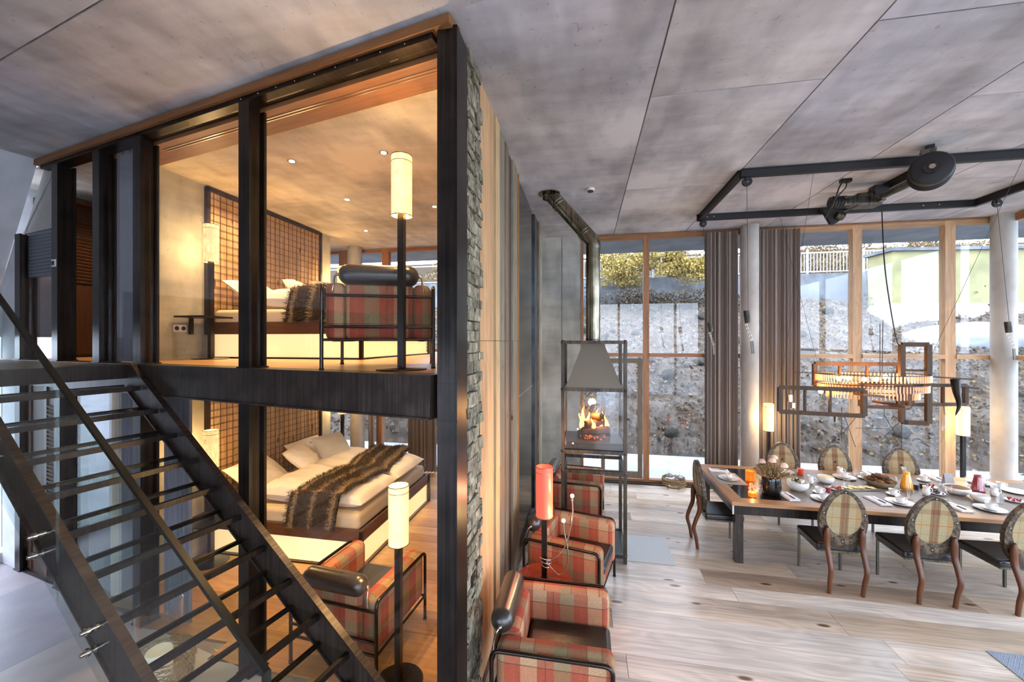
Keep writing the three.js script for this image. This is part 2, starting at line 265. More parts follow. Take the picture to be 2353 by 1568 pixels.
// ---- ground and terrace outside
struct('ground', 'pale snowy gravel ground around the building', [slab([[-60, -60], [60, -60], [60, 10.2], [-60, 10.2]], -0.6, -0.22)], M.snow);
struct('terrace', 'white terrace slab outside the tall windows', [slab([[-8, 8.06], [9.5, 8.06], [9.5, 10.1], [-8, 10.1]], -0.22, -0.06)], M.snow);
// ---- hall floor: base and oak planks
{
  const f = struct('floor', 'wide pale oak plank floor of the hall');
  obj('floor_base', slab([[WALLX - 0.2, -4], [6.75, -4], [6.75, DWIN], [WALLX - 0.2, DWIN]], -0.2, -0.02), M.concrete, f);
  const tones = ['#e9dccd', '#d6c8bc', '#f1e9df', '#dcc9b5', '#e4dcd4', '#ead6bd', '#c8b4a2', '#eee6de'].map((c, i) => tint(i % 2 ? M.pine : M.head, c, { roughness: 0.27 + 0.03 * (i % 4), map: i % 2 ? T.wood : T.knots }));
  for (let d = 1.5, r = 0; d < DWIN - 0.02; r++) {
    const w = [0.28, 0.34, 0.25, 0.31][r % 4]; let x = WALLX + 0.02 - rr(0, 1.8);
    while (x < 6.75) { const l = rr(1.7, 3.2), a = Math.max(x, WALLX + 0.02), b = Math.min(x + l, 6.73), d1 = Math.min(d + w, DWIN - 0.01); if (b - a > 0.05) obj('plank', box2(a, b - 0.004, -0.02, rr(-0.0012, 0), -d - 0.004, -d1), pick(tones), f, { swap: true, ou: rr(0, 3), ov: rr(0, 5) }); x += l; }
    d += w;
  }
  obj('floor_boards', slab([[WALLX, -4], [6.75, -4], [6.75, 1.5], [WALLX, 1.5]], -0.02, 0), tones[0], f, { swap: true });
}
// ---- bedroom floor planks (lower) and the upper floor slab
{
  const f = struct('floor', 'honey coloured plank floor of the lower bedroom');
  obj('floor_base', slab([[-7.3, 3.68], [-7.3, DWIN], [-1, DWIN], [-1, 2.42]], -0.2, -0.02), M.concrete, f);
  const tones = ['#c89a62', '#bd8d57', '#d0a570', '#b5854f'].map((c) => tint(M.pine, c, { roughness: 0.4 }));
  for (let d = 2.45; d < DWIN - 0.02; d += 0.2) { let x = Math.max(-4.8, -0.827 - (d - 2.37) / 0.2035) + 0.03; while (x < -1.02) { const l = rr(1.2, 2.2), b = Math.min(x + l, -1.0); obj('plank', box2(x, b - 0.002, -0.02, 0, -d - 0.002, -Math.min(d + 0.2, DWIN)), pick(tones), f, { swap: true, ou: rr(0, 3), ov: rr(0, 5) }); x += l; } }
  obj('floor_boards', slab([[-7.3, 3.7], [-7.3, DWIN], [-4.96, DWIN], [-4.96, 3.25]], -0.02, 0), M.darkWood, f, { swap: true });
  const u = struct('floor', 'upper bedroom floor slab with warm boards on top');
  obj('slab', slab([[-7.2, 3.72], [-7.2, DWIN - 0.1], [-1, DWIN - 0.1], [-1, 2.46]], 2.22, 2.46), M.bedCeil, u);
  obj('floor_boards', slab([[-7.2, 3.72], [-7.2, DWIN - 0.1], [-1, DWIN - 0.1], [-1, 2.46]], 2.46, UP), tones[0], u, { swap: true });
}
// ---- stained screed floor left of the glazed front, in slabs
{
  const f = struct('floor', 'stained pinkish grey screed floor beside the stairs');
  const ts = [-1.2, 0.8, 2.3, 3.8, 5.3, 6.3], os = [-0.06, 1.55, 3.2, 4.8, 6.2], tn = ['#cdbfc3', '#c6bdc6', '#cfc4c0', '#c9bcc0'].map((c) => tint(M.screed, c));
  for (let i = 0; i < ts.length - 1; i++) for (let j = 0; j < os.length - 1; j++) {
    const q = [fxd(ts[i], os[j]), fxd(ts[i], os[j + 1]), fxd(ts[i + 1], os[j + 1]), fxd(ts[i + 1], os[j])], cx = (q[0][0] + q[2][0]) / 2, cd = (q[0][1] + q[2][1]) / 2;
    if (i === 0) for (const k of [0, 1]) q[k] = fxd(-0.02, os[j + k]);
    obj('slab', slab(q.map(([x, d]) => [cx + (x - cx) * 0.9975, cd + (d - cd) * 0.9975]), -0.05, 0), tn[(i * 3 + j) % 4], f, { ou: i * 0.7, ov: j * 0.4 });
  }
  obj('floor_base', slab([fxd(0, -0.1), fxd(0, 6.2), fxd(6.4, 6.2), fxd(6.4, -0.1)], -0.25, -0.04), M.concrete, f);
  obj('infill', slab([[WALLX, 2.3], [WALLX, -4], fxd(0.0, 6.2), fxd(-0.02, 0)], -0.05, -0.001), tn[0], f);
}
// ---- ceilings: cast concrete panels with open joints
{
  const c = struct('ceiling', 'board marked grey concrete ceiling with formwork joints over the hall');
  const J = 0.006, xs = [0.535, 1.84, 3.165, 4.48, 5.8, 6.78], cuts = [[-4, -1.2, 3.5, 5.6, 7.96], [-4, 0.3, 2.93, 5.4, 7.96], [-4, -0.5, 3.98, 6.2, 7.96], [-4, 1.2, 3.4, 6.0, 7.96], [-4, 0.4, 2.9, 5.6, 7.96]];
  obj('panel', slab([[WALLX - 0.06, facD(WALLX - 0.06)], [0.535 - J, facD(0.535)], [0.535 - J, DWIN + 0.01], [WALLX - 0.06, DWIN + 0.01]], CEIL, CEIL + 0.2), M.ceilConcrete, c, { ou: 0.3 });
  const tone = ['#cdcac9', '#c5c3c4', '#d1cdca', '#c9c6c8'].map((k) => tint(M.ceilConcrete, k));
  for (let i = 0; i < 5; i++) for (let j = 0; j < 4; j++) obj('panel', slab([[xs[i] + J, cuts[i][j] + J], [xs[i + 1] - J, cuts[i][j] + J], [xs[i + 1] - J, cuts[i][j + 1] - J], [xs[i] + J, cuts[i][j + 1] - J]], CEIL, CEIL + 0.2), tone[(i + j * 2) % 4], c, { ou: i * 1.1, ov: j * 0.7 });
  obj('slab', slab([[WALLX, -4], [6.8, -4], [6.8, DWIN + 0.05], [WALLX, DWIN + 0.05]], CEIL + 0.02, CEIL + 0.35), M.concrete, c);
  const l = struct('ceiling', 'brownish concrete ceiling with one long joint above the stairs');
  const S = 0.857, E = (t) => fxd(t, 0), Sx = (t, o = 0) => fxd(t, S + o);
  obj('panel', slab([[0.525, 2.095], Sx(-1.556, -J), Sx(5.37, -J), E(5.37)], CEIL, CEIL + 0.2), M.ceilConcrete, l, { ou: 1.3, ov: 0.4 });
  obj('panel', slab([Sx(-1.556, J), fxd(-1.5, 6.2), fxd(5.37, 6.2), Sx(5.37, J)], CEIL, CEIL + 0.2), tone[1], l, { ou: 0.2, ov: 1.4 });
  obj('slab', slab([fxd(-1.4, -0.05), fxd(-1.5, 6.3), fxd(5.4, 6.3), fxd(5.4, -0.05)], CEIL + 0.02, CEIL + 0.35), M.concrete, l);
  // sloping white roof beyond it
  const a = fp(5.37, 0, CEIL), b = fp(6.32, 0, 3.38);
  const g = ext([[-5.37, CEIL], [-6.34, 3.38], [-6.34, 3.58], [-5.37, CEIL + 0.2]], 6.3); g.translate(0, 0, -0.02);
  const s = struct('ceiling', 'white plastered sloping roof underside beyond the ceiling edge', [g], M.plaster); s.position.set(E0[0], 0, -E0[1]); s.rotation.y = TH;
  // bedroom ceiling
  struct('ceiling', 'warm lit plaster ceiling of the upper bedroom', [slab([[-7.2, 3.72], [-7.2, DWIN - 0.02], [-0.98, DWIN - 0.02], [-0.98, 2.46]], 4.70, 4.9)], M.bedCeil);
}
// ---- walls
struct('wall_left', 'bare concrete wall behind the bed heads', [box2(-4.95, -4.8, 0, 4.70, -3.38, -6.87)], M.wallConcrete);
struct('wall_far_left', 'outer wall behind the small rooms', [box2(-7.4, -7.2, 0, 4.9, -3.75, -DWIN)], M.plaster);
struct('wall_closet', 'dark panelled rear wall of the small rooms', [box2(-7.2, -4.96, 0, 4.7, -5.5, -5.6)], M.darkWood);
{ const w = struct('wall_plaster', 'white plastered wall at the end of the glazed front', [ext([[-6.28, 0], [-5.95, 0], [-5.95, 3.9], [-6.28, 3.42]], 0.12).translate(0, 0, -0.14)], M.plaster); w.position.set(E0[0], 0, -E0[1]); w.rotation.y = TH; }
{ // knee wall with a window, and the concrete wall behind the viewer
  const k = struct('wall_side', 'white side wall with a wide window and an added dark panel'); k.position.set(E0[0], 0, -E0[1]); k.rotation.y = TH;
  obj('masonry', [box2(-6.5, -6.3, 0, 0.12, -0.2, 1.0), box2(-6.5, -6.3, 2.75, 3.6, -0.2, 1.0)], M.plaster, k); obj('added_dark_panel', box2(-6.5, -6.3, 0, 3.6, 1.0, 6.2), M.darkWood, k);  // dark wood added out of view so the balustrade glass reflects less white
  obj('window_frame', [-0.15, 0.96].map((z) => box2(-6.44, -6.36, 0.12, 2.75, z - 0.04, z + 0.04)), M.larch, k);
  obj('pane', box2(-6.405, -6.395, 0.12, 2.75, -0.15, 0.96), M.glass, k);
  const b = struct('wall_rear', 'unseen concrete wall with added wide windows behind the stair side'); b.position.copy(k.position); b.rotation.y = TH;
  obj('masonry', [box2(-6.5, -3.7, 0, 4.9, 6.2, 6.4), box2(-3.7, 1.5, 0, 0.2, 6.2, 6.4), box2(-3.7, 1.5, 2.5, 4.9, 6.2, 6.4)], M.concrete, b);
  obj('window_frame', [-3.66, -2.4, -1.1, 0.2].map((x) => box2(x - 0.04, x + 0.04, 0.2, 2.5, 6.25, 6.35)), M.larch, b);  // unseen windows, added to light the screed floor and the glazed front
  obj('pane', box2(-3.7, 1.3, 0.2, 2.5, 6.295, 6.305), M.glass, b);
}
{ // hall: unseen rear wall, tall windows added to let sky light in
  const b = struct('wall_back', 'unseen rear wall of the hall with added tall windows');
  obj('masonry', [box2(-0.7, 0.4, 0, 4.9, 4, 4.2), box2(0.4, 6.9, 4.5, 4.9, 4, 4.2), box2(0.4, 6.9, 0, 0.15, 4, 4.2), box2(6.6, 6.95, 0, 4.9, 4, 4.2)], M.concrete, b);
  obj('window_frame', [1.6, 2.9, 4.2, 5.5].map((x) => box2(x - 0.05, x + 0.05, 0.15, 4.5, 4.04, 4.16)), M.larch, b);
  obj('pane', box2(0.4, 6.6, 0.15, 4.5, 4.095, 4.105), M.glass, b);
}
// ---- glazed wall at the end of the hall and bedrooms
const FR = 0.07;
function bay(n, label, x0, x1, y0, y1, tr, m = M.pine, o = {}) {   // one window bay: posts, rails, transom, panes
  const w = struct('window_' + n, label), z0 = -DWIN - 0.06, z1 = -DWIN + 0.06, f = o.f || 0.05;
  obj('frame', box2(x0, x0 + f, y0, y1, z0, z1), m, w, { ou: n * 0.3 }); obj('frame', box2(x1 - f, x1, y0, y1, z0, z1), m, w, { ou: n * 0.5 });
  obj('frame', box2(x0 + f, x1 - f, y1 - 0.07, y1, z0, z1), m, w, { swap: true }); obj('frame', box2(x0 + f, x1 - f, y0, y0 + 0.05, z0, z1), m, w, { swap: true });
  const ys = [y0 + 0.05, ...(tr ? [tr] : []), y1 - 0.07];
  if (tr) obj('transom', box2(x0 + f, x1 - f, tr - 0.04, tr + 0.03, z0, z1 + 0.02), m, w, { swap: true });
  for (let i = 0; i < ys.length - 1; i++) obj('pane', box2(x0 + f, x1 - f, ys[i] + (i ? 0.03 : 0), ys[i + 1] - (i < ys.length - 2 ? 0.04 : 0), -DWIN - 0.012, -DWIN - 0.004), M.glass, w);
  return w;
}
struct('wall_end', 'greenish board marked concrete wall panel behind the stove', [box2(-1.05, -0.46, 0, CEIL, -DWIN - 0.15, -DWIN + 0.05), box2(-0.45, -0.085, 0, CEIL, -DWIN - 0.15, -DWIN + 0.05)], M.wallConcrete);
{
  const hallTop = CEIL - 0.03;
  const w1 = bay(1, 'tall timber window bay behind the stove, with a casement door below', -0.085, 1.14, 0.02, hallTop, 2.44, M.larch);
  const c = tint(M.pine, '#7d6f5c'); obj('casement', [box2(0.3, 0.37, 0.1, 2.36, -DWIN + 0.06, -DWIN + 0.11), box2(0.98, 1.06, 0.1, 2.36, -DWIN + 0.06, -DWIN + 0.11), box2(0.37, 0.98, 2.28, 2.36, -DWIN + 0.06, -DWIN + 0.11), box2(0.37, 0.98, 0.1, 0.22, -DWIN + 0.06, -DWIN + 0.11)], c, w1);
  bay(2, 'tall timber window bay between the stove bay and the first curtain', 1.14, 2.86, 0.02, hallTop, 2.44, M.larch);
  bay(3, 'tall timber window bay beside the second curtain', 2.86, 4.63, 0.02, hallTop, 2.44);
  bay(4, 'wide timber window bay behind the chandelier', 4.63, 6.03, 0.02, hallTop, 2.44, M.pine, { f: 0.09 });
  bay(5, 'narrow timber window bay beside the corner column', 6.03, 6.72, 0.02, hallTop, 2.44, M.pine, { f: 0.06 });
  bay(6, 'lower bedroom window bay with orange timber frame', -4.36, -2.6, 0.02, 2.2, 0, M.larch, { f: 0.06 });
  bay(7, 'lower bedroom window bay behind the pillows', -6.2, -4.36, 0.02, 2.2, 0, M.larch, { f: 0.06 });
  bay(8, 'lower bedroom window bay towards the hall wall', -2.6, -1.05, 0.02, 2.2, 0, M.larch);
  bay(9, 'upper bedroom window bay seen over the armchair', -4.2, -2.4, UP, 4.68, 0, M.larch, { f: 0.06 });
  bay(10, 'upper bedroom window bay behind the concrete column', -5.25, -4.2, UP, 4.68, 0, M.larch, { f: 0.09 });
  bay(11, 'upper bedroom window bay past the headboard', -6.2, -5.25, UP, 4.68, 0, M.larch, { f: 0.06 });
  bay(12, 'upper bedroom window bay towards the hall wall', -2.4, -1.05, UP, 4.68, 0, M.larch);
  struct('wall_window_end', 'wall pier left of the bedroom windows', [box2(-7.3, -6.2, 0, 4.9, -DWIN - 0.1, -DWIN + 0.1)], M.plaster);
  struct('trim_1', 'floor slab edge between the bedroom windows', [box2(-6.2, -1.05, 2.2, UP, -DWIN - 0.1, -DWIN + 0.06)], M.bedCeil);
  struct('trim_2', 'timber head strip under the hall ceiling along the windows', [box2(-0.08, 6.75, CEIL - 0.03, CEIL - 0.008, -DWIN - 0.1, -DWIN + 0.075), box2(-0.08, 6.75, CEIL - 0.008, CEIL, -DWIN - 0.1, -DWIN + 0.03)], M.larch, { swap: true });
  struct('trim_3', 'dark sill along the foot of the hall windows', [box2(-0.08, 6.75, 0, 0.02, -DWIN - 0.1, -DWIN + 0.16)], M.gasket);
}
{ // right-hand window wall
  const w = struct('window_13', 'long timber window wall beside the dining table');
  for (const d of [7.15, 5.75, 4.35, 2.95, 1.55, 0.15, -1.25, -2.65, -3.95]) obj('frame', box2(6.69, 6.81, 0.02, CEIL - 0.03, -d - 0.04, -d + 0.04), M.pine, w);
  obj('frame', box2(6.69, 6.81, CEIL - 0.14, CEIL - 0.02, 3.95, -7.84), M.larch, w, { swap: true }); obj('frame', box2(6.69, 6.81, 0.0, 0.07, 3.95, -7.84), M.pine, w, { swap: true });
  obj('transom', box2(6.69, 6.81, 2.4, 2.47, 3.95, -7.84), M.pine, w, { swap: true });
  obj('pane', [box2(6.745, 6.755, 0.07, 2.4, 3.95, -7.84), box2(6.745, 6.755, 2.47, CEIL - 0.14, 3.95, -7.84)], M.glass, w);
}
// ---- round concrete columns
function column(X, D, y0, y1, label) { const c = obj('column', cyl(0.145, y1 - y0, 0, (y1 - y0) / 2, 0, 36), M.column); c.position.set(X, y0, -D); c.userData.kind = 'structure'; tag(c, label, 'column'); }
column(2.87, 7.72, 0, CEIL, 'round concrete column between the two brown curtains');
column(6.66, 7.78, 0, CEIL, 'round pale concrete column at the window corner');
column(-4.82, 7.72, UP, 4.7, 'short round concrete column in the upper bedroom');
column(-4.72, 7.66, 0, 2.22, 'round concrete column behind the lower bed');

// ---- wall between bedroom and hall: core, ledger stones, boards
{
  const w = struct('wall_right', 'thick wall of stacked ledger stone and upright boards along the hall');
  obj('core', box2(-0.99, -0.845, 0, CEIL, -2.64, -DWIN + 0.06), M.wallConcrete, w);
  const st = ['#c4bfae', '#d3cdbb', '#b3ad99', '#dcd6c4', '#c9c3af'].map((c) => tint(M.rock, c));
  for (let y = 0; y < CEIL - 0.02;) {
    const h = Math.min(rr(0.045, 0.11), CEIL - y); let d = 2.645;
    while (d < 3.0) { const l = Math.min(rr(0.09, 0.24), 3.012 - d), pr = rr(0.03, 0.065); const g = jitter(box(pr + 0.03, h - 0.006, l - 0.006), 0.008, 20); obj('stone', mv(g, -0.845 + pr / 2 - 0.015, y + h / 2, -d - l / 2, 0, rr(-0.06, 0.06), rr(-0.05, 0.05)), pick(st), w, { ou: rr(0, 1), ov: rr(0, 1) }); d += l; }
    y += h;
  }
  let d = 3.02; const bd = [[0.47, '#d3ac80', 0.035, T.wood], [0.05, '#5b4128', 0.02, T.wood], [0.17, '#d9bd8f', 0.045, T.wood], [0.30, '#8d8878', 0.03, T.knots], [0.16, '#877f6f', 0.04, T.knots], [0.08, '#8a5c32', 0.03, T.wood], [0.17, '#4e4640', 0.022, T.wood], [0.26, '#94907f', 0.045, T.knots], [0.12, '#9c948a', 0.03, T.knots], [0.06, '#a8783f', 0.04, T.wood], [0.06, '#5e4630', 0.025, T.wood]];
  for (const [l, c, pr, map] of bd) { const m = std({ color: hex(c), map, roughness: 0.7 }); for (const [a, b] of [[0, 2.70], [2.704, CEIL]]) obj('board', box2(-0.86, -0.845 + pr, a, b, -d - 0.002, -d - l + 0.002), m, w, { ou: rr(0, 3), ov: rr(0, 3) }); d += l; }
  // steel-clad bay with a dark mirrored panel, then the last edge boards
  obj('steel_panel', box2(-0.86, -0.83, 2.0, CEIL, -d, -d - 1.45), M.mirror, w); obj('mirror_panel', box2(-0.86, -0.832, 0, 1.98, -d, -d - 1.45), M.mirror, w);
  d += 1.47; for (const [l, c, pr] of [[0.42, '#6d747c', 0.04], [0.18, '#b79a6c', 0.06], [0.3, '#7d7563', 0.03]]) { if (d + l > 7.88) break; obj('board', box2(-0.86, -0.845 + pr, 0, CEIL, -d, -d - l + 0.003), std({ color: hex(c), map: T.brush, roughness: 0.4, metalness: c === '#6d747c' ? 0.7 : 0 }), w); d += l; }
  const v = thing('air_vent', 'small wrought grille set low in the stone strip', 'vent', P(-0.80, 0.86, 2.82)); v.rotation.y = Math.PI / 2;
  obj('frame', [box(0.12, 0.015, 0.012, 0, 0.0, 0), box(0.12, 0.015, 0.012, 0, 0.2, 0), box(0.015, 0.2, 0.012, -0.055, 0.1, 0), box(0.015, 0.2, 0.012, 0.055, 0.1, 0)], M.railSteel, v);
  for (let i = 0; i < 5; i++) obj('slat', box(0.1, 0.012, 0.008, 0, 0.03 + i * 0.035, 0, 0.5), M.railSteel, v);
}

// ================================================================ GLAZED FRONT OF THE BEDROOM BOX
function fthing(name, label, cat, t, out, y, group) { return thing(name, label, cat, fp(t, out, y), TH, group); }
function postGeo(h, w = 0.125, d = 0.15, bev = 0) {   // rolled steel H section, flanges to the front
  const f = 0.022, k = 0.016, g = ext([[-w / 2, -d / 2], [w / 2, -d / 2], [w / 2, -d / 2 + f], [k, -d / 2 + f], [k, d / 2 - f], [w / 2, d / 2 - f], [w / 2, d / 2], [-w / 2, d / 2], [-w / 2, d / 2 - f], [-k, d / 2 - f], [-k, -d / 2 + f], [-w / 2, -d / 2 + f]], h); g.rotateX(-Math.PI / 2); return g;
}
const HEADY = CEIL - 0.085;
for (const [t, y0, y1, label] of [[1.92, UP, HEADY, 'dark steel post between the two upper bedroom panes'], [1.92, 0, 2.2, 'dark steel post in front of the lower bedroom'], [3.42, UP, HEADY, 'dark steel post at the stair head, upper floor'], [3.42, 0, 2.2, 'dark steel post below the stair head'], [4.14, UP, HEADY, 'dark steel post between upper curtain and open doorway'], [4.98, UP, HEADY - 0.03, 'dark steel post with the wall switch, upper floor'], [4.93, 0, 2.2, 'dark steel post in front of the lower curtain end'], [5.86, UP, 3.96, 'short steel post under the sloping roof'], [5.86, 0, 2.2, 'dark steel post beside the white plastered wall']]) {
  const p = fthing('steel_post', label, 'post', t, -0.085, y0); obj('section', postGeo(y1 - y0), M.steelDark, p); obj('foot_plate', box(0.15, 0.012, 0.17, 0, 0.006, 0), M.steelDark, p);
}
{ // corner post: dark front plate, blue-grey side plate, weld beads at the beam
  const p = thing('steel_post', 'heavy dark steel corner post against the stone wall', 'post', P(-0.862, 0, 2.5));
  obj('front_plate', box2(-0.063, 0.056, 0, HEADY + 0.03, -0.13, 0.1), M.steelDark, p); obj('side_plate', box2(0.056, 0.068, 0, HEADY + 0.03, -0.12, 0.098), M.steelDark, p);
  for (const y of [UP - 0.055, 2.19]) obj('weld_bead', box2(-0.06, 0.072, y - 0.005, y + 0.005, 0.09, 0.104), M.steelDark, p);
}
{ // spandrel beam, head trim
  const b = fthing('floor_beam', 'deep dark steel beam between the two bedroom storeys', 'beam', 0, 0, 0);
  obj('web', box2(-5.9, -0.14, 2.2, UP + 0.002, -0.16, 0.012), M.steel, b); obj('lip', box2(-3.4, -0.14, 2.2, 2.212, 0.012, 0.03), M.steel, b);
  const h = fthing('head_trim', 'wooden fascia board along the top of the glazed front', 'trim', 0, 0, 0);
  obj('fascia', box2(-5.36, 0.0, CEIL - 0.075, CEIL - 0.014, -0.12, 0.02), M.fascia, h, { swap: true }); obj('packing_strip', box2(-5.34, -0.02, CEIL - 0.014, CEIL, -0.12, -0.03), M.fascia, h, { swap: true });
  obj('channel', box2(-5.3, -0.14, CEIL - 0.115, CEIL - 0.075, -0.13, -0.01), M.steelDark, h); obj('inner_header', box2(-4.1, -0.16, CEIL - 0.15, CEIL - 0.05, -0.42, -0.135), M.fascia, h, { swap: true });
  obj('blind_track', [box2(-3.4, -0.2, CEIL - 0.157, CEIL - 0.15, -0.22, -0.212), box2(-3.4, -0.2, CEIL - 0.157, CEIL - 0.15, -0.25, -0.242)], M.chrome, h);
  for (let i = 0; i < 9; i++) obj('bolt', sph(0.006, -0.35 - i * 0.2, CEIL - 0.095, -0.008, 6), M.chrome, h);
}
{ // panes of the front
  let n = 14;
  for (const [t0, t1, y0, y1, label] of [[0.15, 1.855, UP, CEIL - 0.115, 'large clear pane in front of the upper bedroom'], [1.985, 3.355, UP, CEIL - 0.115, 'clear pane in front of the upper concrete wall'], [0.15, 1.855, 0.02, 2.2, 'large clear pane in front of the lower bed'], [1.985, 3.355, 0.02, 2.2, 'clear pane behind the stair flight'], [3.485, 4.075, UP, CEIL - 0.115, 'narrow pane over the upper curtain'], [3.485, 4.865, 0.02, 2.2, 'clear pane over the lower grey curtain'], [5.05, 5.79, UP, 3.45, 'pane below the grey slatted panel']]) {
    const w = struct('window_' + n++, label, [box2(-t1, -t0, y0, y1, -0.092, -0.08)], M.glass, null); w.position.set(E0[0], 0, -E0[1]); w.rotation.y = TH;
  }
  // grey slatted panel and triangular infill under the slope
  const s = fthing('slatted_panel', 'blue grey horizontal slat panel between the two left posts', 'panel', 5.42, -0.085, 3.45);
  for (let i = 0; i < 13; i++) obj('slat', box(0.74, 0.034, 0.02, 0, 0.02 + i * 0.04, 0, 0.25), tint(M.railSteel, '#6a6f79'), s); obj('backing', box(0.75, 0.53, 0.012, 0, 0.26, -0.03), tint(M.railSteel, '#555a64'), s);
  const tr = obj('gable_panel', ext([[-5.95, 3.98], [-5.05, 3.98], [-5.05, 4.74], [-5.38, 4.73], [-5.95, 3.91]], 0.02), tint(M.plaster, '#b5aca4')); tr.position.copy(fp(0, -0.1, 0)); tr.rotation.y = TH; tag(tr, 'beige gable panel above the slatted panel', 'panel');
  // lower door with louvres
  const d = struct('door_1', 'dark wooden door with a louvred strip, left of the stairs'); d.position.copy(fp(5.4, -0.1, 0)); d.rotation.y = TH;
  obj('leaf', [box2(-0.38, 0.38, 0, 2.2, -0.02, 0.02)], M.darkWood, d); obj('stile', box2(-0.38, -0.3, 0.02, 2.18, 0.02, 0.035), M.walnut, d); obj('stile', box2(0.02, 0.08, 0.02, 2.18, 0.02, 0.035), M.walnut, d);
  for (let i = 0; i < 40; i++) obj('louvre', box(0.2, 0.03, 0.012, 0.19, 0.2 + i * 0.045, 0.03, 0.5), M.oldWood2, d);
  obj('handle', [cyl(0.01, 0.12, -0.1, 1.05, 0.055, 10)], M.chrome, d);
}
{ // landing at the stair head
  const l = struct('landing', 'steel edged landing at the head of the stairs'); l.position.set(E0[0], 0, -E0[1]); l.rotation.y = TH;
  obj('deck', box2(-6.28, -3.5, UP - 0.06, UP - 0.004, -0.04, 1.08), tint(M.screed, '#8f8a88'), l); obj('edge_beam', box2(-3.52, -3.46, UP - 0.13, UP, 0.015, 1.12), M.steelDark, l); obj('edge_beam', box2(-6.28, -3.52, UP - 0.13, UP, 1.06, 1.12), M.steelDark, l);
}
// wardrobe seen through the upper doorway
{
  const w = thing('wardrobe', 'tall dark brown louvred wardrobe inside the upper doorway', 'wardrobe', P(-6.88, UP, 4.75)); w.rotation.y = Math.PI / 2;
  obj('body', [box2(-0.72, 0.9, 0, 2.05, -0.3, 0.18)], M.darkWood, w); obj('cornice', box2(-0.72, 0.95, 2.05, 2.12, -0.3, 0.26), M.walnut, w);
  for (const x of [-0.42, 0.18]) { const dr = obj('door', box2(x - 0.29, x + 0.29, 0.04, 1.94, 0.18, 0.205), M.darkWood, w); for (let i = 0; i < 18; i++) obj('louvre', box(0.44, 0.02, 0.012, x, 1.05 + i * 0.045, 0.212, 0.5), M.walnut, dr); for (const ry of [1.0, 1.6]) obj('rail', box2(x - 0.27, x + 0.27, ry, ry + 0.02, 0.2, 0.225), M.pewter, dr); }
}
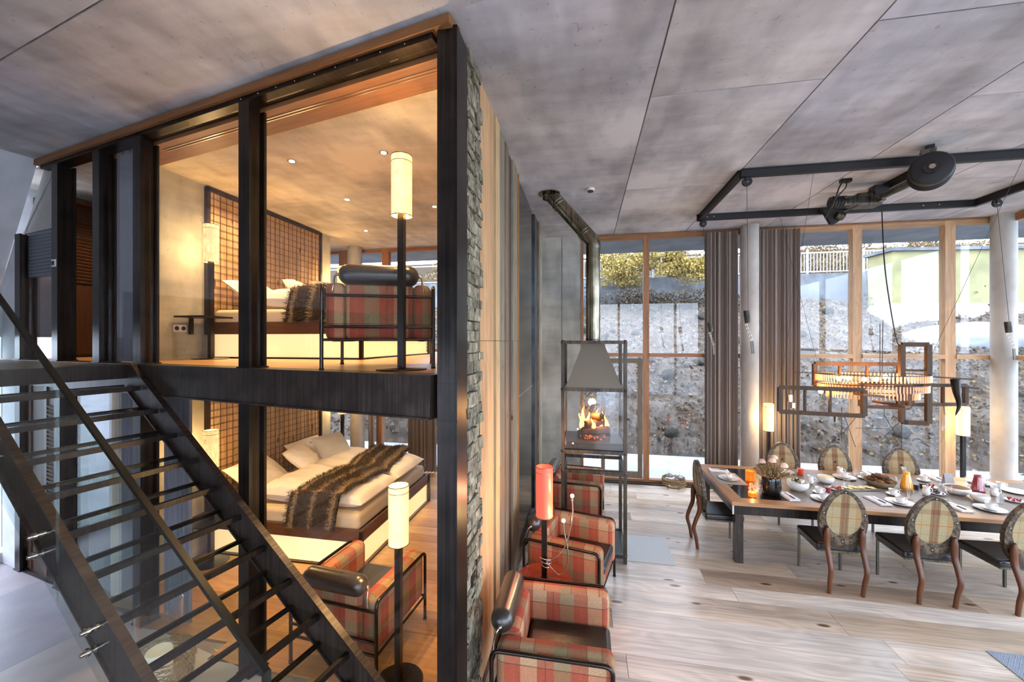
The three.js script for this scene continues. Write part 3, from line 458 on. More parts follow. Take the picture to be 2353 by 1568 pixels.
// ================================================================ OUTSIDE
{
  const nx = 90, nd = 46, g = new THREE.PlaneGeometry(1, 1, nx, nd), p = g.attributes.position;
  const hy = (X, D) => { const k = clamp((D - 9.9) / 7.4); return -0.25 + 4.55 * Math.pow(k, 0.85) + (k > 0.02 ? 0.55 * (fbm(X * 0.5 + 20, D * 0.5, 4, 256, 256) - 0.5) + 0.3 * (fbm(X * 2 + 5, D * 2, 3, 256, 256) - 0.5) : 0); };
  for (let j = 0; j <= nd; j++) for (let i = 0; i <= nx; i++) { const X = -16 + 40 * i / nx, D = 9.8 + 7.8 * j / nd; p.setXYZ(j * (nx + 1) + i, X, hy(X, D), -D); }
  // close the bank with a skirt so that it is a solid body
  g.computeVertexNormals();
  const h = obj('hillside', [g, box2(-16, 24, -0.8, -0.3, -9.9, -17.6)], M.hill); h.userData.kind = 'structure'; tag(h, 'steep stony bank with dead leaves outside the windows', 'hillside');
  const rk = [0, 1, 2].map((i) => { const q = new THREE.DodecahedronGeometry(1, 1); q.scale(1, 0.65, 0.8); return mapUV(jitter(q, 0.22, 1.3 + i * 0.4)); }), rm = ['#6d6860', '#7a756d', '#5b564f'].map((c) => tint(M.rock, c));
  const put = []; for (let i = 0; i < 110; i++) { const D = 10.6 + 6 * Math.pow(rnd(), 0.8), X = rr(-5, 0.95 * D + 4), s = rr(0.1, 0.3); if ((X > 9 && D > 12.5) || put.some((q) => Math.hypot(q[0] - X, q[1] - D) < (q[2] + s) * 1.5)) continue; put.push([X, D, s]); const o = new THREE.Mesh(pick(rk), pick(rm)); o.name = numbered('rock'); o.scale.setScalar(s); o.position.set(X, hy(X, D) + s * 0.15, -D); o.rotation.set(rr(-0.3, 0.3), rr(0, 6), rr(-0.3, 0.3)); scene.add(o); tag(o, 'grey boulder half sunk in the stony bank outside', 'rock', 'boulders on the bank'); }
  // dry brush and leaf litter
  const leaf = new THREE.PlaneGeometry(0.075, 0.05), mk = (n, m, label, f) => { const q = new THREE.InstancedMesh(leaf, m, n), mt = new THREE.Matrix4(), e = new THREE.Euler(), v = new THREE.Vector3(), s = new THREE.Vector3(); for (let i = 0; i < n; i++) { const [x, y, d, k] = f(); e.set(rr(-1.5, 1.5), rr(0, 6.3), rr(-1.5, 1.5)); v.set(x, y, -d); s.setScalar(k); q.setMatrixAt(i, mt.compose(v, new THREE.Quaternion().setFromEuler(e), s)); } q.name = numbered('dry_leaves'); q.userData = { kind: 'stuff', label, category: 'leaves' }; scene.add(q); };
  const litter = () => { const D = 10.2 + 7 * rnd(), X = rr(-8, D + 6); return [X, hy(X, D) + rr(0.0, 0.07), D, rr(0.5, 1.3)]; };
  mk(9000, M.leafTan, 'tan dead leaves strewn over the bank', litter); mk(9000, M.leafDark, 'dark dead leaves strewn over the bank', litter);
  mk(9000, tint(M.leafTan, '#6f6a64'), 'bleached grass tufts on the bank', litter);
  const bush = (n, x0, x1, d0, d1, y0, y1) => { const cs = []; for (let i = 0; i < n; i++) cs.push([rr(x0, x1), rr(y0, y1), rr(d0, d1), rr(0.4, 0.9)]); return () => { const c = pick(cs), a = rr(0, 6.28), r = c[3] * Math.sqrt(rnd()); return [c[0] + r * Math.cos(a), c[1] + rr(-0.5, 0.5) * c[3], c[2] + r * Math.sin(a), rr(0.7, 1.4)]; }; };
  mk(22000, M.leafTan, 'brown hedge of dry shrubs above the fence', bush(60, -8, 22, 18.6, 21, 5.7, 7.2)); mk(9000, M.leafYel, 'yellow autumn shrub at the fence corner', bush(14, 1.0, 4.4, 16.2, 17.2, 4.9, 6.3));
  mk(7000, M.leafDark, 'dark scrub at the foot of the retaining wall', bush(26, -2, 16, 16.3, 17, 4.1, 4.6));
  const rw = obj('retaining_wall', box2(-16, 24, 3.0, 5.35, -17.5, -17.9), M.extWall); rw.userData.kind = 'structure'; tag(rw, 'grey concrete retaining wall above the bank', 'wall');
  const road = obj('road', box2(-30, 40, 4.9, 5.3, -17.9, -24), M.extWall); road.userData.kind = 'structure'; tag(road, 'grey road shelf behind the retaining wall', 'road');
  const fe = thing('fence', 'white steel railing along the top of the retaining wall', 'fence', P(4, 5.35, 17.7));
  obj('top_rail', box(36, 0.05, 0.05, 0, 0.85, 0), M.fence, fe); obj('bottom_rail', box(36, 0.04, 0.04, 0, 0.1, 0), M.fence, fe);
  for (let x = -9, i = 0; x < 17.9; x += 0.115, i++) obj(i % 17 ? 'baluster' : 'post', box(i % 17 ? 0.022 : 0.08, i % 17 ? 0.78 : 0.95, 0.022, x, i % 17 ? 0.46 : 0.475, 0), M.fence, fe);
  const wood = obj('forest_slope', [slab([[-40, 24], [60, 24], [60, 40], [-40, 40]], 4.6, 7.6)], M.leafDark); wood.userData.kind = 'structure'; tag(wood, 'dark wooded slope behind the road', 'forest');
  const so = obj('roof_overhang', box2(-9, 9.4, CEIL + 0.03, CEIL + 0.4, -DWIN - 0.12, -9.75), M.soffit); so.userData.kind = 'structure'; tag(so, 'pale grey roof overhang outside the windows', 'roof');
  const so2 = obj('roof_overhang', box2(6.85, 8.1, CEIL + 0.06, CEIL + 0.4, -DWIN, 4.2), M.soffit); so2.userData.kind = 'structure'; tag(so2, 'pale grey roof overhang along the side windows', 'roof');
  // pale yellow house beyond
  const c = pixD(2050, 690, 15.4), ho = thing('house', 'pale yellow rendered house with white plinth, seen through the windows', 'house', [c.x, 2.6, c.z], 0.1);
  obj('wall', box2(0, 7, 1.35, 3.1, 0, -1.0), M.yellowWall, ho); obj('plinth', box2(-0.03, 7.1, 0, 1.35, 0.04, -1.0), M.whiteWall, ho); obj('roof', box2(-0.1, 7.1, 3.1, 3.2, 0.12, -1.1), M.extWall, ho);
  for (const x of [3.2, 5]) { const w = obj('window', box2(x, x + 0.6, 1.8, 2.7, -0.02, 0.03), M.whiteWall, ho); obj('pane', box2(x + 0.06, x + 0.54, 1.86, 2.64, 0.02, 0.036), M.mirror, w); }
  const ramp = obj('snow_bank', jitter(new THREE.SphereGeometry(1, 24, 14), 0.1, 2), M.snow); ramp.scale.set(1.9, 0.5, 0.5); ramp.position.set(c.x + 1.5, 2.75, c.z + 1.0); tag(ramp, 'white snow bank in front of the yellow house', 'snow');
  // conifers to the right
  for (const [X, D, hgt, lab] of [[9.9, 8.9, 6.5, 'dark green conifer outside the side window'], [13.4, 10.2, 7.5, 'second dark green conifer behind the first']]) {
    const t = thing('conifer', lab, 'tree', P(X, -0.25, D)); obj('trunk', cyl(0.13, hgt, 0, hgt / 2, 0, 10, 0.03), M.log, t);
    const tri = []; for (let i = 0; i < 2600; i++) { const k = Math.pow(rnd(), 0.8), y = 0.6 + k * (hgt - 0.6), r = (1 - k) * 1.5 * Math.sqrt(rr(0.2, 1)) + 0.05, a = rr(0, 6.28); const q = new THREE.PlaneGeometry(0.34, 0.07); tri.push(mv(q, r * Math.cos(a), y - r * 0.35, r * Math.sin(a), rr(-0.7, 0.7), -a, rr(-0.6, 0.1))); }
    obj('foliage', tri, M.leafGreen, t);
  }
}
// ================================================================ STAIRS
{
  const s = fthing('staircase', 'open steel staircase with glass balustrade and dark handrail', 'staircase', 0, 0, 0);
  const top = (t) => 0.945 + 0.68 * (t - 1.236), W0 = 0.97;
  const str = (z, y0, k) => { const f = (t) => y0 + k * (t - 1.236), tb = 1.236 - y0 / k, th = 1.236 + (UP - y0) / k, te = Math.max(3.455, th), t2 = tb + 0.31 / k; const g = ext([[-tb, 0], [-th, UP], [-te - 0.001, UP], [-te, f(te) - 0.31], [-t2, 0]], 0.014); g.translate(0, 0, z); return [g, beam([-tb, 0, z + 0.007], [-th, UP, z + 0.007], 0.05, 0.012), beam([-t2, 0.008, z + 0.007], [-te + 0.02, f(te) - 0.304, z + 0.007], 0.05, 0.012)]; };
  obj('stringer', str(0.03, 0.955, 0.715), M.steel, s); obj('stringer', str(W0 - 0.03, 0.945, 0.68), M.steel, s);
  for (let k = 1; k <= 12; k++) {
    const Y = 2.48 / 13 * k, t = 1.236 + (Y + 0.15 - 0.95) / 0.698;
    const tr = obj('tread', box2(-t - 0.115, -t + 0.115, Y - 0.014, Y - 0.004, 0.05, W0 - 0.04), M.railGlass, s);
    obj('front_bar', box2(-t + 0.115, -t + 0.145, Y - 0.04, Y, 0.05, W0 - 0.03), M.steelDark, tr); obj('rear_bar', box2(-t - 0.14, -t - 0.115, Y - 0.028, Y, 0.05, W0 - 0.03), M.steelDark, tr);
  }
  const zg = W0 + 0.035, hr = (t) => 2.485 + 0.668 * (t - 2.0);
  for (const [a, b] of [[0.27, 1.985], [1.995, 4.35]]) { const g = ext([[-a, Math.max(0.03, top(a) - 0.26)], [-a, hr(a)], [-b, hr(b)], [-b, top(b) - 0.26]], 0.014); g.translate(0, 0, zg); obj('glass_panel', g, M.railGlass, s); }
  const hg = [beam([-0.27, hr(0.27), zg + 0.007], [-4.4, hr(4.4), zg + 0.007], 0.026, 0.022), beam([-0.28, 0, zg + 0.007], [-0.27, hr(0.27) + 0.01, zg + 0.007], 0.026, 0.022, new THREE.Vector3(1, 0, 0))];
  obj('handrail', hg, tint(M.black, '#0d110c', { roughness: 0.3 }), s);
  for (const t of [0.55, 1.62, 2.21, 2.93, 3.4]) for (const dy of [0, -0.115]) { const y = top(t) - 0.06 + dy; const c = obj('glass_clip', [cyl(0.012, 0.09, -t, y, zg - 0.01, 12, 0.012, Math.PI / 2), cyl(0.022, 0.014, -t, y, zg + 0.026, 16, 0.022, Math.PI / 2), cyl(0.02, 0.012, -t, y, zg - 0.012, 16, 0.02, Math.PI / 2), cyl(0.013, 0.02, -t, y, zg + 0.045, 6, 0.013, Math.PI / 2)], M.chrome, s); }
}
// basket with a pillar candle and glass cylinder below the stairs
{
  const b = thing('twig_basket', 'round twig basket holding a candle, on the floor under the stairs', 'basket', fp(2.52, 0.26, 0));
  const tw = []; for (let i = 0; i < 150; i++) { const a = rr(0, 6.28), y = rr(0.02, 0.2), r = 0.19 + 0.04 * Math.sin(y * 15) + rr(-0.012, 0.02), da = rr(0.3, 0.8); tw.push(tube([0, 0.5, 1].map((k) => [r * Math.cos(a + da * k), y + rr(-0.03, 0.03), r * Math.sin(a + da * k)]), 0.005, 5, 4)); }
  obj('wickerwork', tw, M.wicker, b); obj('bottom', cyl(0.19, 0.02, 0, 0.01, 0, 24), M.wicker, b);
  const gl = obj('glass_cylinder', lathe([[0.145, 0.02], [0.15, 0.6], [0.146, 0.6], [0.141, 0.025]], 40), M.clear); gl.position.copy(fp(2.52, 0.26, 0)); tag(gl, 'tall clear glass cylinder around the pillar candle', 'glass');
  const cd = obj('pillar_candle', lathe([[0, 0.02], [0.085, 0.02], [0.088, 0.22], [0.08, 0.235], [0.04, 0.215], [0, 0.21]], 28), M.candle); cd.position.copy(fp(2.52, 0.26, 0)); tag(cd, 'thick white pillar candle in the twig basket', 'candle');
}
// ================================================================ CURTAINS
function curtainGeo(w, h, n, amp) { const a = [], b = [], N = n * 8; for (let i = 0; i <= N; i++) { const k = i / N, x = (k - 0.5) * w + 0.006 * Math.sin(k * 41), ph = k * n * 6.283 + 0.7 * Math.sin(k * 9), y = amp * Math.sin(ph) * (0.8 + 0.35 * Math.sin(k * 23)); a.push([x, y]); b.unshift([x, y + 0.006]); } const g = ext(a.concat(b), h); g.rotateX(-Math.PI / 2); return toCreasedNormals(norm(g), 0.9); }
function curtain(pos, turn, w, h, n, amp, m, label, group) { const c = obj('curtain', curtainGeo(w, h, n, amp), m); if (pos.isVector3) c.position.copy(pos); c.rotation.y = turn; tag(c, label, 'curtain', group); return c; }
curtain(P(2.41, 0.015, 7.74), 0, 0.56, CEIL - 0.1, 9, 0.045, M.curtain, 'brown pleated curtain on the stove side of the column');
curtain(P(3.34, 0.015, 7.74), 0, 0.70, CEIL - 0.1, 11, 0.045, M.curtain, 'brown pleated curtain on the table side of the column');
curtain(P(-3.3, 0.015, 7.72), 0, 0.62, 2.18, 8, 0.04, M.curtain, 'brown curtain at the foot end of the lower bed');
curtain(P(-4.46, 0.015, 7.76), 0, 0.14, 2.18, 3, 0.03, M.curtain, 'narrow gathered curtain beside the lower bedroom column');
curtain(fp(3.78, -0.14, UP + 0.01), TH, 0.54, 2.15, 12, 0.016, M.curtainGrey, 'grey striped curtain beside the upper doorway');
curtain(fp(4.12, -0.2, 0.015), TH, 1.26, 2.17, 26, 0.02, M.curtainGrey, 'long grey curtain behind the lower stair panes');
curtain(fp(3.18, -0.22, 0.015), TH, 0.42, 2.17, 9, 0.02, M.curtainGrey, 'short grey curtain end next to the lower post');

// ================================================================ BEDROOM FURNITURE
const soft = (w, h, d, e = 2.6, nz = 0.01, seg = 26, fr = 6, s0 = 0) => {   // closed cushion body, sits on y = 0
  const gs = []; for (const s of [1, -1]) { const g = new THREE.PlaneGeometry(1, 1, seg, seg), p = g.attributes.position; for (let i = 0; i < p.count; i++) { const u = p.getX(i) * 2, v = p.getY(i) * 2, k = Math.pow(Math.max(0, (1 - Math.pow(Math.abs(u), e)) * (1 - Math.pow(Math.abs(v), e))), 0.5), pull = 1 - 0.05 * (1 - u * u) * (Math.abs(v) > 0.9 ? 1 : 0); const n = nz * (fbm(u * fr + 40 + s0, v * fr + 60 + s0, 3, 256, 256) - 0.5) * 2; p.setXYZ(i, u * w / 2, h * 0.42 + s * (s > 0 ? h * 0.58 : h * 0.42) * k + (s > 0 ? n * k : 0), -s * v * d / 2 * pull); } if (s < 0) { /* mirrored winding comes with the flipped v */ } g.computeVertexNormals(); gs.push(g); }
  return gs;
};
const deform = (g, f) => { const p = g.attributes.position, v = new THREE.Vector3(); for (let i = 0; i < p.count; i++) { v.fromBufferAttribute(p, i); f(v); p.setXYZ(i, v.x, v.y, v.z); } g.computeVertexNormals(); return g; };
function area(parent, x, y, z, w, h, turn, color, I) { const l = new THREE.RectAreaLight(color, I, w, h); l.position.set(x, y, z); l.rotation.y = turn; l.name = 'panel_light'; parent.add(l); }
function makeBed(Y, which) {
  const b = thing('bed', `low wooden bed on a glowing base in the ${which} bedroom`, 'bed', P(-3.68, Y, 5.33));
  const x0 = -1.04, x1 = 1.08, z0 = -1.03, z1 = 1.03;
  obj('side_panel', [box2(x0, x1, 0.31, 0.455, z1 - 0.03, z1)], M.bedWood, b, { swap: true }); obj('side_panel', [box2(x0, x1, 0.31, 0.455, z0, z0 + 0.03)], M.bedWood, b, { swap: true }); obj('foot_panel', [box2(x1 - 0.03, x1, 0.31, 0.455, z0 + 0.03, z1 - 0.03)], M.bedWood, b, { swap: true });
  obj('slatted_base', box2(x0, x1 - 0.03, 0.31, 0.34, z0 + 0.03, z1 - 0.03), M.bedWood, b);
  for (const [x, z] of [[x0 + 0.02, z1], [-0.28, z1], [x1, z1], [x1, 0], [x1, z0], [x0 + 0.02, z0]]) obj('leg', box2(x - 0.02, x + 0.02, 0, 0.45, z - 0.02, z + 0.02), M.steelDark, b);
  obj('floor_rail', [box2(x0, x1, 0, 0.018, z1 - 0.01, z1 + 0.008), box2(x1 - 0.01, x1 + 0.008, 0, 0.018, z0, z1)], M.steelDark, b);
  for (const [a, c] of [[x0 + 0.05, -0.32], [-0.25, 0.4], [0.41, x1 - 0.03]]) { obj('light_panel', box2(a, c, 0.02, 0.305, z1 - 0.04, z1 - 0.028), M.panelGlow, b); area(b, (a + c) / 2, 0.16, z1 - 0.024, c - a, 0.27, Math.PI, WARM, 1.2); }
  for (const [a, c] of [[z0 + 0.03, -0.03], [0.03, z1 - 0.04]]) { obj('light_panel', box2(x1 - 0.045, x1 - 0.03, 0.02, 0.305, a, c), M.panelGlow, b); area(b, x1 - 0.026, 0.16, (a + c) / 2, c - a, 0.27, -Math.PI / 2, WARM, 1.2); }
  obj('mattress', rbox(2.04, 0.2, 1.98, 0.05, 0.0, 0.52, 0, 0, 0, 0, 3), M.linenTan, b);
  // bedding
  for (const [z, s0, lab] of [[0.47, 0, `cream duvet on the near half of the ${which} bed`], [-0.5, 9, `cream duvet on the far half of the ${which} bed`]]) {
    const q = obj('duvet', soft(1.5, 0.23, 0.95, 5, 0.04, 44, 3, s0).map((g) => deform(g, (v) => { v.y += 0.05 * Math.exp(-((v.x + 0.5) ** 2) * 6) * clamp(v.y * 8); })), M.linen); q.position.copy(P(-3.68 + 0.27, Y + 0.622, 5.33 - z)); tag(q, lab, 'duvet');
  }
  for (const [x, z, y, tz, ty, s0, w, lab, m] of [[-0.76, 0.52, 0.84, 0.62, 0.06, 1, 0.6, `cream pillow nearest the stairs on the ${which} bed`, M.linen], [-0.76, -0.56, 0.85, 0.72, -0.06, 2, 0.6, `cream pillow by the window on the ${which} bed`, M.linen], [-0.5, 0.02, 0.95, 0.7, 0.35, 3, 0.46, `small cream pillow leaning in the middle of the ${which} bed`, M.linen], [-0.36, -0.5, 0.99, 0.85, -0.25, 4, 0.46, `knitted white cushion on the ${which} bed`, M.knit]]) {
    const q = obj('pillow', soft(w, 0.2, w * 1.25, 2.4, 0.025, 24, 4, s0).map((g) => mv(g, 0, -0.085, 0)), m); q.position.copy(P(-3.68 + x, Y + y, 5.33 - z)); q.rotation.set(0, ty, -tz, 'YXZ'); tag(q, lab, 'pillow');
    if (s0 < 3) obj('embroidery', [rbox(0.03, 0.012, 0.1, 0.005, -0.14, 0.09, 0.03)], M.darkWood, q);
  }
  // fur throw lying across the foot end and over the near edge
  const N = 60, K = 14, g = new THREE.PlaneGeometry(1, 1, K, N), g2 = g.clone();
  for (const [q, off] of [[g, 0.028], [g2, 0]]) { const p = q.attributes.position; for (let j = 0; j <= N; j++) for (let i = 0; i <= K; i++) { const s = j / N * 2.5, w = (i / K - 0.5) * 0.66; let z = -1.0 + s, y = 0.885 - 0.05 * Math.exp(-((z + 0.02) ** 2) * 40), x = 0.52 + w + 0.12 * Math.sin(s * 1.3) - 0.1; if (z > 0.97) { const o = z - 0.97; y -= Math.min(0.42, o * 1.05) + 0.0; z = 1.02 + 0.04 * Math.sin(o * 5) + 0.015 * Math.sin(w * 20); } else if (z > 0.75) y -= 0.9 * (z - 0.75) ** 2; y += 0.03 * (vnoise(x * 9 + 3, z * 9 + 50) - 0.5) + (Math.abs(w) < 0.31 ? off : 0); z += s > 1.97 ? off : 0; p.setXYZ(j * (K + 1) + i, x, y, z); q.attributes.uv.setXY(j * (K + 1) + i, w * 1.0 + 0.3, s); } q.computeVertexNormals(); }
  const ix = g2.index.array; for (let i = 0; i < ix.length; i += 3) { const t = ix[i]; ix[i] = ix[i + 1]; ix[i + 1] = t; }
  const th = obj('fur_throw', [g, g2], M.fur, null, { own: true }); th.position.copy(P(-3.68, Y + 0.0, 5.33)); tag(th, `striped brown fur throw across the ${which} bed`, 'throw');
  { const n = 9000, hair = new THREE.ConeGeometry(0.0035, 0.05, 3, 1, true).translate(0, 0.02, 0), im = new THREE.InstancedMesh(hair, std({ color: 0xffffff, roughness: 1 }), n), mt = new THREE.Matrix4(), v = new THREE.Vector3(), nn = new THREE.Vector3(), up = new THREE.Vector3(0, 1, 0), q = new THREE.Quaternion(), col = new THREE.Color();
    for (let i = 0; i < n; i++) { const k = Math.floor(rnd() * g.attributes.position.count), pa = g.attributes.position, na = g.attributes.normal; v.fromBufferAttribute(pa, k); const w = (k % (K + 1)) / K - 0.5; nn.fromBufferAttribute(na, k); v.x += rr(-0.024, 0.024); v.z += nn.y > 0.5 ? rr(-0.02, 0.02) : 0; v.y += nn.y > 0.5 ? -0.006 : rr(-0.02, 0.02); nn.x += rr(-0.7, 0.7); nn.z += rr(-0.4, 0.8); nn.normalize(); q.setFromUnitVectors(up, nn); im.setMatrixAt(i, mt.compose(v, q, new THREE.Vector3(1, rr(0.6, 1.3), 1))); const st = Math.sin((w * 0.66 + 0.3) * 2 * 6.283 * 2) > 0.72; col.setRGB(...(st ? [0.34, 0.25, 0.15] : rnd() < 0.4 ? [0.10, 0.075, 0.05] : [0.045, 0.032, 0.022])); im.setColorAt(i, col); }
    im.name = 'fur_pile'; im.userData.kind = 'stuff'; th.add(im); }
  // headboard
  const top = Y ? 4.68 - Y : 2.19, hb = thing('headboard', `tall knotty wooden headboard with wire grid in the ${which} bedroom`, 'headboard', P(-4.8, Y, 5.43)), L = 1.13;
  for (let z = -L + 0.04, i = 0; z < L - 0.05; z += 0.183, i++) obj('board', box2(0.0, 0.025, 0.3, top - 0.05, z, Math.min(z + 0.18, L - 0.04)), tint(M.head, ['#e0c096', '#d4b184', '#e6c9a0'][i % 3]), hb, { ou: i * 0.37, ov: i * 0.21 });
  obj('frame', [box2(0, 0.05, 0.3, top, L - 0.045, L), box2(0, 0.05, 0.3, top, -L, -L + 0.045), box2(0, 0.05, top - 0.05, top, -L, L)], M.steel, hb);
  const wg = []; for (let z = -L + 0.06; z < L; z += 0.095) wg.push(box2(0.028, 0.034, 0.3, top - 0.05, z, z + 0.005)); for (let y = 0.36; y < top - 0.05; y += 0.095) wg.push(box2(0.03, 0.036, y, y + 0.005, -L + 0.04, L - 0.04)); obj('wire_grid', wg, M.wire, hb);
  const ns = thing('bedside_shelf', `dark steel bedside shelf at the ${which} bed head`, 'shelf', P(-4.78, Y, 4.1)); obj('top', box2(0, 0.42, 0.5, 0.52, -0.19, 0.2), M.steelDark, ns); obj('bracket', box2(0, 0.03, 0.3, 0.5, -0.02, 0.02), M.steelDark, ns);
  const so = thing('power_socket', `double wall socket beside the ${which} bed`, 'socket', P(-4.795, Y + 0.33, 3.98)); obj('plate', box2(0, 0.012, 0, 0.085, -0.08, 0.08), M.switchWhite, so); for (const z of [-0.04, 0.04]) obj('outlet', cyl(0.026, 0.006, 0.012, 0.042, z, 16, 0.026, 0, 0, Math.PI / 2), M.black, so);
}
makeBed(UP, 'upper'); makeBed(0, 'lower');
// downlights in the bedroom ceilings
{
  for (const [X, D, Y, w] of [[-4.35, 4.55, 4.7, 'beside the headboard frame'], [-3.2, 3.9, 4.7, 'above the near side of the bed'], [-3.3, 5.1, 4.7, 'above the middle of the bed'], [-2.1, 3.9, 4.7, 'above the floor lamp'], [-2.2, 5.6, 4.7, 'beyond the foot of the bed'], [-3.9, 6.6, 4.7, 'near the upper windows'], [-3.4, 3.7, 2.22, 'over the lower wall socket'], [-2.0, 3.4, 2.22, 'over the lower armchair'], [-2.9, 5.3, 2.22, 'over the lower bed'], [-5.9, 4.3, 4.7, 'over the wardrobe']]) {
    const d = thing('downlight', `small recessed ceiling spotlight ${w}`, 'downlight', P(X, Y, D)); obj('ring', cyl(0.045, 0.008, 0, -0.003, 0, 20), M.chrome, d); obj('light_disc', cyl(0.03, 0.006, 0, -0.008, 0, 20), M.down, d);
    const s = new THREE.SpotLight(new THREE.Color().setRGB(1, 0.64, 0.29), Y > 3 ? 8.6 : 6.4, 0, 1.1, 0.8); s.position.set(0, -0.02, 0); s.target.position.set(0, -1, 0); s.castShadow = true; s.shadow.radius = 1.5; s.name = 'spot_light'; d.add(s, s.target);
  }
}
// ---- floor lamps with cylindrical shades
T.shade = dataTex(256, 256, (u, v) => { const s = 0.86 + 0.5 * (fbm(u * 40, v * 5, 3, 40, 5) - 0.5) + 0.3 * (fbm(u * 5, v * 8, 3, 5, 8) - 0.5); return [s, s * 0.98, s * 0.93]; }, true, 0.3);
M.shade = std({ color: hex('#f3e3bd'), bumpMap: T.fabric, bumpScale: 0.001, roughness: 1, emissive: new THREE.Color().setRGB(1.0, 0.70, 0.32), emissiveMap: T.shade, emissiveIntensity: 1.0 });
function lamp(name, pos, label, o = {}) {
  const t = thing(name, label, 'lamp', pos), b = o.bottom ?? 1.18, r = 0.078, h = 0.46;
  if (!o.noBase) obj('base', lathe([[0, 0], [0.19, 0], [0.19, 0.008], [0.03, 0.016], [0.026, 0.03], [0, 0.03]], 36), M.steelDark, t);
  obj('pole', box2(-0.024, 0.024, o.noBase ? 0 : 0.02, b + 0.02, -0.024, 0.024), M.steelDark, t);
  obj('shade', lathe([[r, b], [r + 0.001, b + h], [r - 0.002, b + h], [r - 0.003, b]], 36), o.shade || M.shade, t);
  obj('rim', [mv(new THREE.TorusGeometry(r + 0.001, 0.0035, 6, 36), 0, b + h, 0, Math.PI / 2), mv(new THREE.TorusGeometry(r + 0.002, 0.003, 6, 36), 0, b, 0, Math.PI / 2), mv(new THREE.TorusGeometry(r, 0.0025, 6, 36), 0, b + h - 0.05, 0, Math.PI / 2)], M.brass, t);
  obj('bulb_holder', [cyl(0.015, 0.09, 0, b + 0.06, 0, 12)], M.brass, t);
  for (let k = 0; k < 3; k++) obj('strut', bar([0, b + 0.015, 0], [r * Math.cos(k * 2.09), b + 0.004, r * Math.sin(k * 2.09)], 0.003, 6), M.brass, t);
  point(t, 0, b + 0.19, 0, o.color || WARM, o.I ?? 1.8, 1.6);
  return t;
}
lamp('floor_lamp', P(-1.39, UP, 2.86), 'floor lamp with cream cylinder shade behind the upper armchair');
lamp('floor_lamp', P(-4.5, UP, 4.12), 'cream cylinder lamp at the near end of the upper headboard', { I: 1.1 });
lamp('floor_lamp', P(-4.55, UP, 6.85), 'cream cylinder lamp at the window end of the upper headboard', { I: 1.1 });
lamp('floor_lamp', P(-1.45, 0, 2.93), 'floor lamp with cream cylinder shade beside the lower armchair', { bottom: 1.1 });
lamp('floor_lamp', P(-4.5, 0, 4.12), 'cream cylinder lamp at the near end of the lower headboard', { bottom: 1.15, I: 1.1 });
lamp('floor_lamp', P(-4.6, 0, 6.95), 'cream cylinder lamp at the window end of the lower headboard', { bottom: 1.3, I: 1.1 });
lamp('floor_lamp', P(3.05, 0, 7.42), 'cream cylinder lamp beside the curtain column', { I: 0.9 });
lamp('floor_lamp', P(5.98, 0, 7.62), 'cream cylinder lamp standing before the corner window', { I: 0.9 });

// ================================================================ ARMCHAIRS
function makeArmchair(label) {   // faces -z, back roll at +z
  const t = thing('armchair', label, 'armchair', [0, 0, 0], 0, 'plaid armchairs with leather head rolls');
  const w = 0.80;
  for (const s of [-1, 1]) { const arm = obj('arm', rbox(0.15, 0.46, 0.78, 0.06, s * 0.325, 0.445, 0, 0, 0, 0, 4), M.plaidRed, t); }
  obj('backrest', rbox(0.52, 0.46, 0.15, 0.055, 0, 0.46, 0.315, 0, 0, 0, 4), M.plaidRed, t);
  obj('seat_base', rbox(0.51, 0.14, 0.62, 0.02, 0, 0.29, -0.06), M.plaidRed, t); obj('seat_cushion', rbox(0.50, 0.10, 0.62, 0.035, 0, 0.40, -0.08, 0, 0, 0, 3), M.leather, t);
  obj('head_roll', [mv(new THREE.CapsuleGeometry(0.083, 0.44, 6, 24), 0, 0.735, 0.375, 0, 0, Math.PI / 2)], M.leatherRoll, t);
  for (const s of [-1, 1]) { obj('roll_bracket', [tube([[s * 0.30, 0.735, 0.375], [s * 0.325, 0.72, 0.39], [s * 0.33, 0.66, 0.41], [s * 0.34, 0.60, 0.415]], 0.008, 14, 8), sph(0.014, s * 0.31, 0.735, 0.375, 10)], M.chrome, t); }
  for (const s of [-1, 1]) { obj('side_frame', [pathTube([[s * 0.415, 0, -0.37], [s * 0.415, 0.655, -0.37], [s * 0.415, 0.655, 0.41], [s * 0.415, 0, 0.41]], 0.06, 0.0145), bar([s * 0.415, 0.23, -0.37], [s * 0.415, 0.23, 0.41], 0.011)], M.tubeDark, t); obj('foot', [cyl(0.018, 0.014, s * 0.415, 0.007, -0.37, 12), cyl(0.018, 0.014, s * 0.415, 0.007, 0.41, 12)], M.black, t); }
  obj('rear_rail', [0.23, 0.33, 0.57].map((y) => bar([-0.415, y, 0.41], [0.415, y, 0.41], 0.0115)), M.tubeDark, t); obj('front_rail', bar([-0.415, 0.23, -0.37], [0.415, 0.23, -0.37], 0.0115), M.tubeDark, t);
  return t;
}
const chairA = makeArmchair('red plaid armchair standing closest to the stone wall corner');
chairA.position.copy(P(-0.2, 0, 2.98)); chairA.rotation.y = -Math.PI / 2;
dup(chairA, P(-0.13, 0, 4.39), -Math.PI / 2 - 0.24, 'red plaid armchair between the small lamp table and the stove');
dup(chairA, P(-0.12, 0, 6.17), -Math.PI / 2 - 0.08, 'red plaid armchair behind the stove by the window');
dup(chairA, P(-1.74, UP, 3.24), 0.40, 'red plaid armchair with its back to the upper pane');
dup(chairA, P(-1.98, 0, 3.32), -0.10, 'red plaid armchair facing the lower bed');
